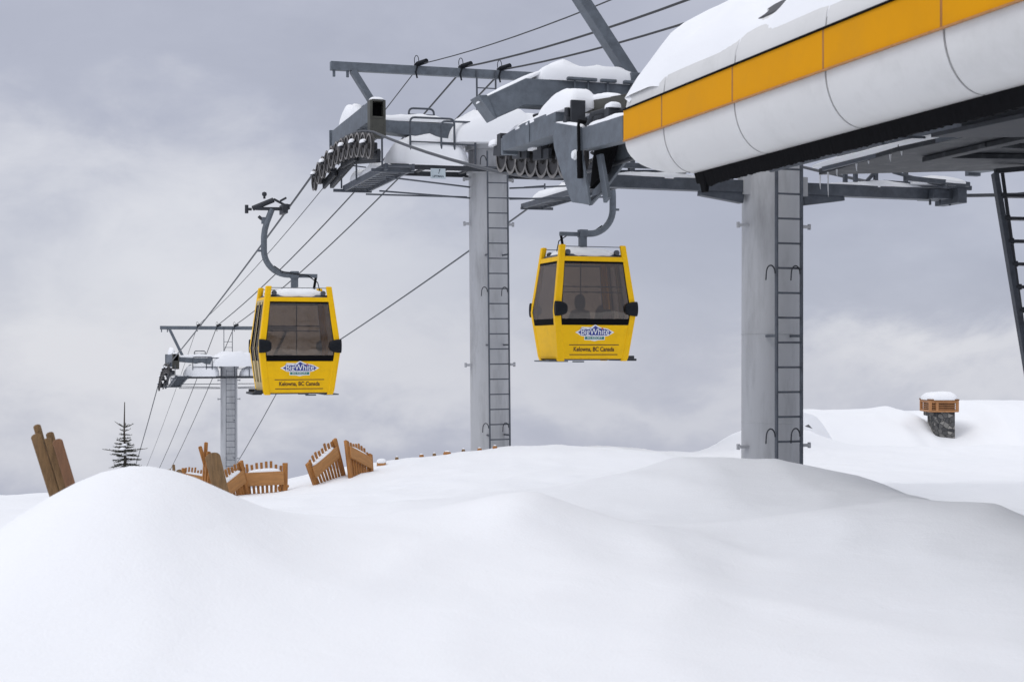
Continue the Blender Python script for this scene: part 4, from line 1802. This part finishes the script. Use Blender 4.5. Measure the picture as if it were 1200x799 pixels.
def sprig(m, p, d, ln, r):
    """a needled twig: rod plus many short needles"""
    d = d.normalized()
    m.mi = 0
    m.tube([p, p + d * ln * .6 + Vector((0, 0, -.01)), p + d * ln], r, 5, True, [r, r * .8, r * .4])
    m.mi = 1
    n = int(ln / .012)
    for i in range(n):
        t = rnd.uniform(.1, 1)
        q = p + d * ln * t
        nd = (d * .7 + Vector((rnd.uniform(-1, 1), rnd.uniform(-1, 1), rnd.uniform(-.6, .9)))).normalized()
        sd = nd.cross(Vector((rnd.uniform(-1, 1), rnd.uniform(-1, 1), 1))).normalized() * .006
        e = nd * rnd.uniform(.025, .045)
        m.add([q - sd, q + sd, q + e], [(0, 1, 2)])


px1 = 27 / F
# whorls: (height from top in px, branch length px, count, rise)
for hp, lp, cnt, rise in ((30, 14, 5, .5), (34, 8, 4, .3), (38, 10, 5, .05), (42, 10, 5, .0), (46, 9, 5, .1), (50, 12, 6, .05), (54, 13, 6, .1), (58, 16, 7, -.02), (62, 14, 7, -.05), (66, 17, 7, -.15), (72, 18, 8, -.2), (78, 20, 8, -.2), (86, 22, 8, -.2)):
    zz = topz - hp * px1
    a0 = rnd.uniform(0, 6)
    for k in range(cnt):
        a = a0 + 2 * PI * k / cnt + rnd.uniform(-.3, .3)
        ln = lp * px1 * rnd.uniform(.65, 1.1)
        d = Vector((math.cos(a), math.sin(a), rise + rnd.uniform(-.1, .12)))
        sprig(m, Vector((0, 0, zz)), d, ln, .008)
        if hp > 44:
            for t in (.4, .65, .85):
                for sg_ in (-1, 1):
                    b = a + sg_ * .8
                    sprig(m, Vector((0, 0, zz)) + d.normalized() * ln * t, Vector((math.cos(b), math.sin(b), rise + .05)), ln * .35, .005)
for sx, hp, lp in ((-1, 56, 25), (1, 55, 27)):
    sprig(m, Vector((0, 0, topz - hp * px1 - .02)), Vector((sx, -.1, .08)), lp * px1, .010)
m.build('branches', ['bark', 'needles'], fir)
sn = SnowSet()
for i in range(7):
    a = rnd.uniform(0, 6)
    rr = rnd.uniform(.05, .18)
    sn.snow((rr * math.cos(a), rr * math.sin(a), topz - rnd.uniform(48, 70) * px1), .05, .05, .02, i, n=12)
sn.build('snow_cap', 'snow_cap', fir)

# ------------------------------------------------------------------ half buried hut with its chimney
hx, hy = 11.0, 35.6
hz = EYE - 3.6
hut = empty('mountain_hut', (hx, hy, hz))
tag(hut, 'snow buried hut roof with a stone chimney on the right hand hill', 'hut')


def hr_(x, y, z):
    return Vector((x - hx, y - hy, z + EYE - hz))


m = MB()
m.prism([hr_(7.7, 33.4, -3.6), hr_(7.7, 33.4, -2.35), hr_(7.7, 35.6, -1.98), hr_(7.7, 37.8, -2.35), hr_(7.7, 37.8, -3.6)], (7.5, 0, 0))
m.build('wall', 'timber_grey', hut)
m = MB()
for a, b in (((33.2, -2.33), (35.6, -1.94)), ((35.6, -1.94), (38.0, -2.33))):
    m.hexa([hr_(7.42, a[0], a[1]), hr_(15.4, a[0], a[1]), hr_(15.4, b[0], b[1]), hr_(7.42, b[0], b[1]), hr_(7.42, a[0], a[1] + .08), hr_(15.4, a[0], a[1] + .08), hr_(15.4, b[0], b[1] + .08), hr_(7.42, b[0], b[1] + .08)])
rf = m.build('roof', 'slate', hut)
rows = []
for j in range(41):
    y = 30.8 + 7.8 * j / 40
    row = []
    for i in range(121):
        x = 7.36 + 8.2 * i / 120
        edge = sstep(7.36, 7.48, x) * (1 - sstep(15.2, 15.5, x))
        ez = sstep(31.0, 35.3, y) * (1 - sstep(37.4, 38.6, y))
        ridge = -2.42 + .64 * ez
        th = .22 * ez * (.25 + .75 * edge ** .5)
        th += .05 * noise.noise(Vector((x * .8, y * .8, 4))) + .015 * noise.noise(Vector((x * 3, y * 3, 8)))
        th += .10 * sstep(9.2, 9.85, x) * (1 - sstep(9.85, 10.15, x)) * ez + .24 * sstep(11.2, 11.75, x) * ez - .18 * gau(x, y, 10.55, 35.2, .55, 1.2)
        th -= .16 * sstep(9.2, 9.7, x) * (1 - sstep(10.6, 11.1, x)) * sstep(31.8, 33.0, y) * (1 - sstep(33.8, 34.3, y))
        row.append(hr_(x if i else 7.40, y, ridge + th if i else -2.75))
    rows.append(row)
m = MB()
m.slab(rows, (0, 0, -.12))
m.build('snow_cap', 'snow_cap', rf)
# chimney
cx, cy = (1104 - 600) / F * 34.0, 34.0
kx = 34.0 / F
m = MB()
z0, zt = -2.6, (HZ - 482) * kx
m.hexa([hr_(cx - .26, cy - .33, z0), hr_(cx + .215, cy - .33, z0), hr_(cx + .215, cy + .33, z0), hr_(cx - .26, cy + .33, z0),
        hr_(cx - .255, cy - .33, zt), hr_(cx + .21, cy - .33, zt), hr_(cx + .21, cy + .33, zt), hr_(cx - .255, cy + .33, zt)])
m.hexa([hr_(cx - .36, cy - .30, zt - .10), hr_(cx - .22, cy - .32, zt - .13), hr_(cx - .22, cy + .3, zt - .13), hr_(cx - .36, cy + .3, zt - .10),
        hr_(cx - .36, cy - .30, zt), hr_(cx - .22, cy - .32, zt), hr_(cx - .22, cy + .3, zt), hr_(cx - .36, cy + .3, zt)])
ch = m.build('chimney', 'stone', hut, 0, .015)
m = MB()
hx0, hx1, hh0, hh1 = cx - .39, cx + .25, zt + .004, (HZ - 468.5) * kx
ya, yb = cy - .37, cy + .37
m.mi = 0
for z_ in (hh0 + .02, hh1 - .025):
    for (a, b) in (((hx0, ya), (hx1, ya)), ((hx1, ya), (hx1, yb)), ((hx1, yb), (hx0, yb)), ((hx0, yb), (hx0, ya))):
        m.bar(hr_(a[0], a[1], z_), hr_(b[0], b[1], z_), .05, .05)
for a in ((hx0, ya), (hx1, ya), (hx1, yb), (hx0, yb), (hx0 + .16, ya)):
    m.bar(hr_(a[0], a[1], hh0), hr_(a[0], a[1], hh1), .06, .06, (1, 0, 0))
for i in range(4):
    z_ = hh0 + .075 + .045 * i
    m.bar(hr_(hx0, ya + .02, z_), hr_(hx1, ya + .02, z_), .03, .02)
    m.bar(hr_(hx0 + .02, ya, z_), hr_(hx0 + .02, yb, z_), .03, .02)
m.mi = 1
m.box(hr_((hx0 + hx1) / 2, cy, (hh0 + hh1) / 2), (hx1 - hx0 - .08, .64, hh1 - hh0 - .02))
m.box(hr_((hx0 + hx1) / 2, cy, hh1 + .015), (hx1 - hx0 + .08, .82, .03))
m.build('vent_hood', ['louvre', 'louvre_dark'], ch)
m = MB()
m.snow(hr_((hx0 + hx1) / 2, cy, hh1 + .03), .38, .44, .17, 90, lump=.12)
m.build('snow_cap', 'snow_cap', ch)

# ------------------------------------------------------------------ sky, sun, camera
W = bpy.data.worlds.new('World')
SC.world = W
W.use_nodes = True
N, K = W.node_tree.nodes, W.node_tree.links
bg = N['Background']
SUN_EL, SUN_AZ = R(50), R(-128)     # azimuth measured from +Y towards +X
sky = N.new('ShaderNodeTexSky')
sky.sky_type = 'NISHITA'
sky.sun_disc = False
sky.sun_elevation = SUN_EL
sky.sun_rotation = SUN_AZ
sky.altitude = 1700
tc = N.new('ShaderNodeTexCoord')


def vmath(op, a, b=None):
    n = N.new('ShaderNodeVectorMath')
    n.operation = op
    for i, q in enumerate((a, b)):
        if q is None:
            continue
        if isinstance(q, tuple):
            n.inputs[i].default_value = q
        else:
            K.new(q, n.inputs[i])
    return n


def smath(op, a, b=None):
    n = N.new('ShaderNodeMath')
    n.operation = op
    for i, q in enumerate((a, b)):
        if q is None:
            continue
        if isinstance(q, (int, float)):
            n.inputs[i].default_value = q
        else:
            K.new(q, n.inputs[i])
    return n.outputs[0]


def mrange(v, a, b, c, d, smooth=True):
    n = N.new('ShaderNodeMapRange')
    n.interpolation_type = 'SMOOTHSTEP' if smooth else 'LINEAR'
    K.new(v, n.inputs['Value'])
    for k_, q in zip(('From Min', 'From Max', 'To Min', 'To Max'), (a, b, c, d)):
        n.inputs[k_].default_value = q
    return n.outputs['Result']


def wnoise(scale, detail, stretch=(1, 1, 1), off=(0, 0, 0), rough=.55, dist=.0):
    mp = N.new('ShaderNodeMapping')
    mp.inputs['Scale'].default_value = stretch
    mp.inputs['Location'].default_value = off
    K.new(tc.outputs['Generated'], mp.inputs['Vector'])
    n = N.new('ShaderNodeTexNoise')
    n.inputs['Scale'].default_value = scale
    n.inputs['Detail'].default_value = detail
    n.inputs['Roughness'].default_value = rough
    n.inputs['Distortion'].default_value = dist
    K.new(mp.outputs['Vector'], n.inputs['Vector'])
    return n


n1 = wnoise(4.2, 7, (1, 1, 1.9), (2.1, .3, .7), .55, .3)
n2 = wnoise(11, 6, (1, 1, 1.8), (5.1, 1.3, 3.7), .6, .3)
# ragged direction: cloud banks sit at real bearings in the sky
wob = vmath('SCALE', vmath('SUBTRACT', n2.outputs['Color'], (.5, .5, .5)).outputs[0])
wob.inputs['Scale'].default_value = .16
wob2 = vmath('SCALE', vmath('SUBTRACT', n1.outputs['Color'], (.5, .5, .5)).outputs[0])
wob2.inputs['Scale'].default_value = .22
dirv = vmath('ADD', vmath('ADD', tc.outputs['Generated'], wob.outputs[0]).outputs[0], wob2.outputs[0]).outputs[0]


def bank(px, py, rx, rz, amt):
    d = Vector(((px - 600) / F, 1, (HZ - py) / F)).normalized()
    df = vmath('SUBTRACT', dirv, tuple(d))
    sc_ = vmath('MULTIPLY', df.outputs[0], (1 / rx, 1 / rx, 1 / rz))
    ln = vmath('LENGTH', sc_.outputs[0]).outputs['Value']
    return mrange(ln, 0.0, 1.0, amt, 0.0)


val = smath('ADD', mrange(n1.outputs['Fac'], .25, .75, -.13, .13, False), mrange(n2.outputs['Fac'], .3, .7, -.025, .025, False))
for args in ((140, 270, .32, .13, .42), (60, 420, .25, .12, .22), (300, 480, .30, .09, .22), (1060, 425, .14, .045, .24), (1230, 400, .18, .06, .28),
             (520, 330, .25, .10, .10), (960, 270, .26, .10, -.16), (330, 60, .35, .09, -.10), (620, 480, .32, .07, .20), (330, 400, .3, .12, .10), (980, 480, .3, .04, .12)):
    val = smath('ADD', val, bank(*args))
val = smath('ADD', val, .52)
rp = N.new('ShaderNodeValToRGB')
cr = rp.color_ramp
cr.elements[0].position = .0
cr.elements[0].color = (.285, .305, .390, 1)
cr.elements[1].position = 1.0
cr.elements[1].color = (.725, .735, .79, 1)
e = cr.elements.new(.5)
e.color = (.475, .498, .595, 1)
K.new(val, rp.inputs['Fac'])
sx_ = N.new('ShaderNodeSeparateXYZ')
K.new(tc.outputs['Generated'], sx_.inputs[0])
# an overcast sky is brightest overhead
zen = mrange(sx_.outputs['Z'], .26, .85, 1.0, 1.82)
# the veiled sun brightens the cloud round it
sdot = vmath('DOT_PRODUCT', tc.outputs['Generated'], (math.sin(SUN_AZ) * math.cos(SUN_EL), math.cos(SUN_AZ) * math.cos(SUN_EL), math.sin(SUN_EL))).outputs['Value']
zen = smath('ADD', zen, mrange(sdot, .15, 1.0, 0.0, .5))
cl = N.new('ShaderNodeVectorMath')
cl.operation = 'SCALE'
gm = N.new('ShaderNodeMix')
gm.data_type = 'RGBA'
K.new(mrange(sx_.outputs['Z'], .22, .6, 0.0, .8), gm.inputs['Factor'])
K.new(rp.outputs['Color'], gm.inputs['A'])
gm.inputs['B'].default_value = (.52, .525, .545, 1)
K.new(gm.outputs['Result'], cl.inputs[0])
K.new(smath('MULTIPLY', zen, 10.0), cl.inputs['Scale'])
mx = N.new('ShaderNodeMix')
mx.data_type = 'RGBA'
mx.inputs['Factor'].default_value = .95
K.new(sky.outputs[0], mx.inputs['A'])
K.new(cl.outputs[0], mx.inputs['B'])
K.new(mx.outputs['Result'], bg.inputs['Color'])
bg.inputs['Strength'].default_value = .1

sd = bpy.data.lights.new('sun', 'SUN')
sd.energy = .68
sd.angle = R(24)
sd.color = (1, .965, .91)
so = bpy.data.objects.new('sun', sd)
COL.objects.link(so)
dv = Vector((math.sin(SUN_AZ) * math.cos(SUN_EL), math.cos(SUN_AZ) * math.cos(SUN_EL), math.sin(SUN_EL)))
so.rotation_euler = dv.to_track_quat('Z', 'Y').to_euler()
so.location = (0, 0, 40)

cd = bpy.data.cameras.new('camera')
cam = bpy.data.objects.new('camera', cd)
COL.objects.link(cam)
cam.location = (0, 0, EYE)
cam.rotation_euler = (PI / 2, 0, 0)
cd.sensor_width = 36
cd.lens = 50.0
cd.shift_y = (HZ - 399.5) / 1200
cd.clip_end = 8000
cd.dof.use_dof = True
cd.dof.focus_distance = 30
cd.dof.aperture_fstop = 4.5
SC.camera = cam
SC.render.resolution_x, SC.render.resolution_y = 1024, 681
SC.view_settings.view_transform = 'Standard'
SC.view_settings.look = 'None'
SC.view_settings.exposure = 0
SC.view_settings.gamma = 1
SC.render.engine = 'CYCLES'
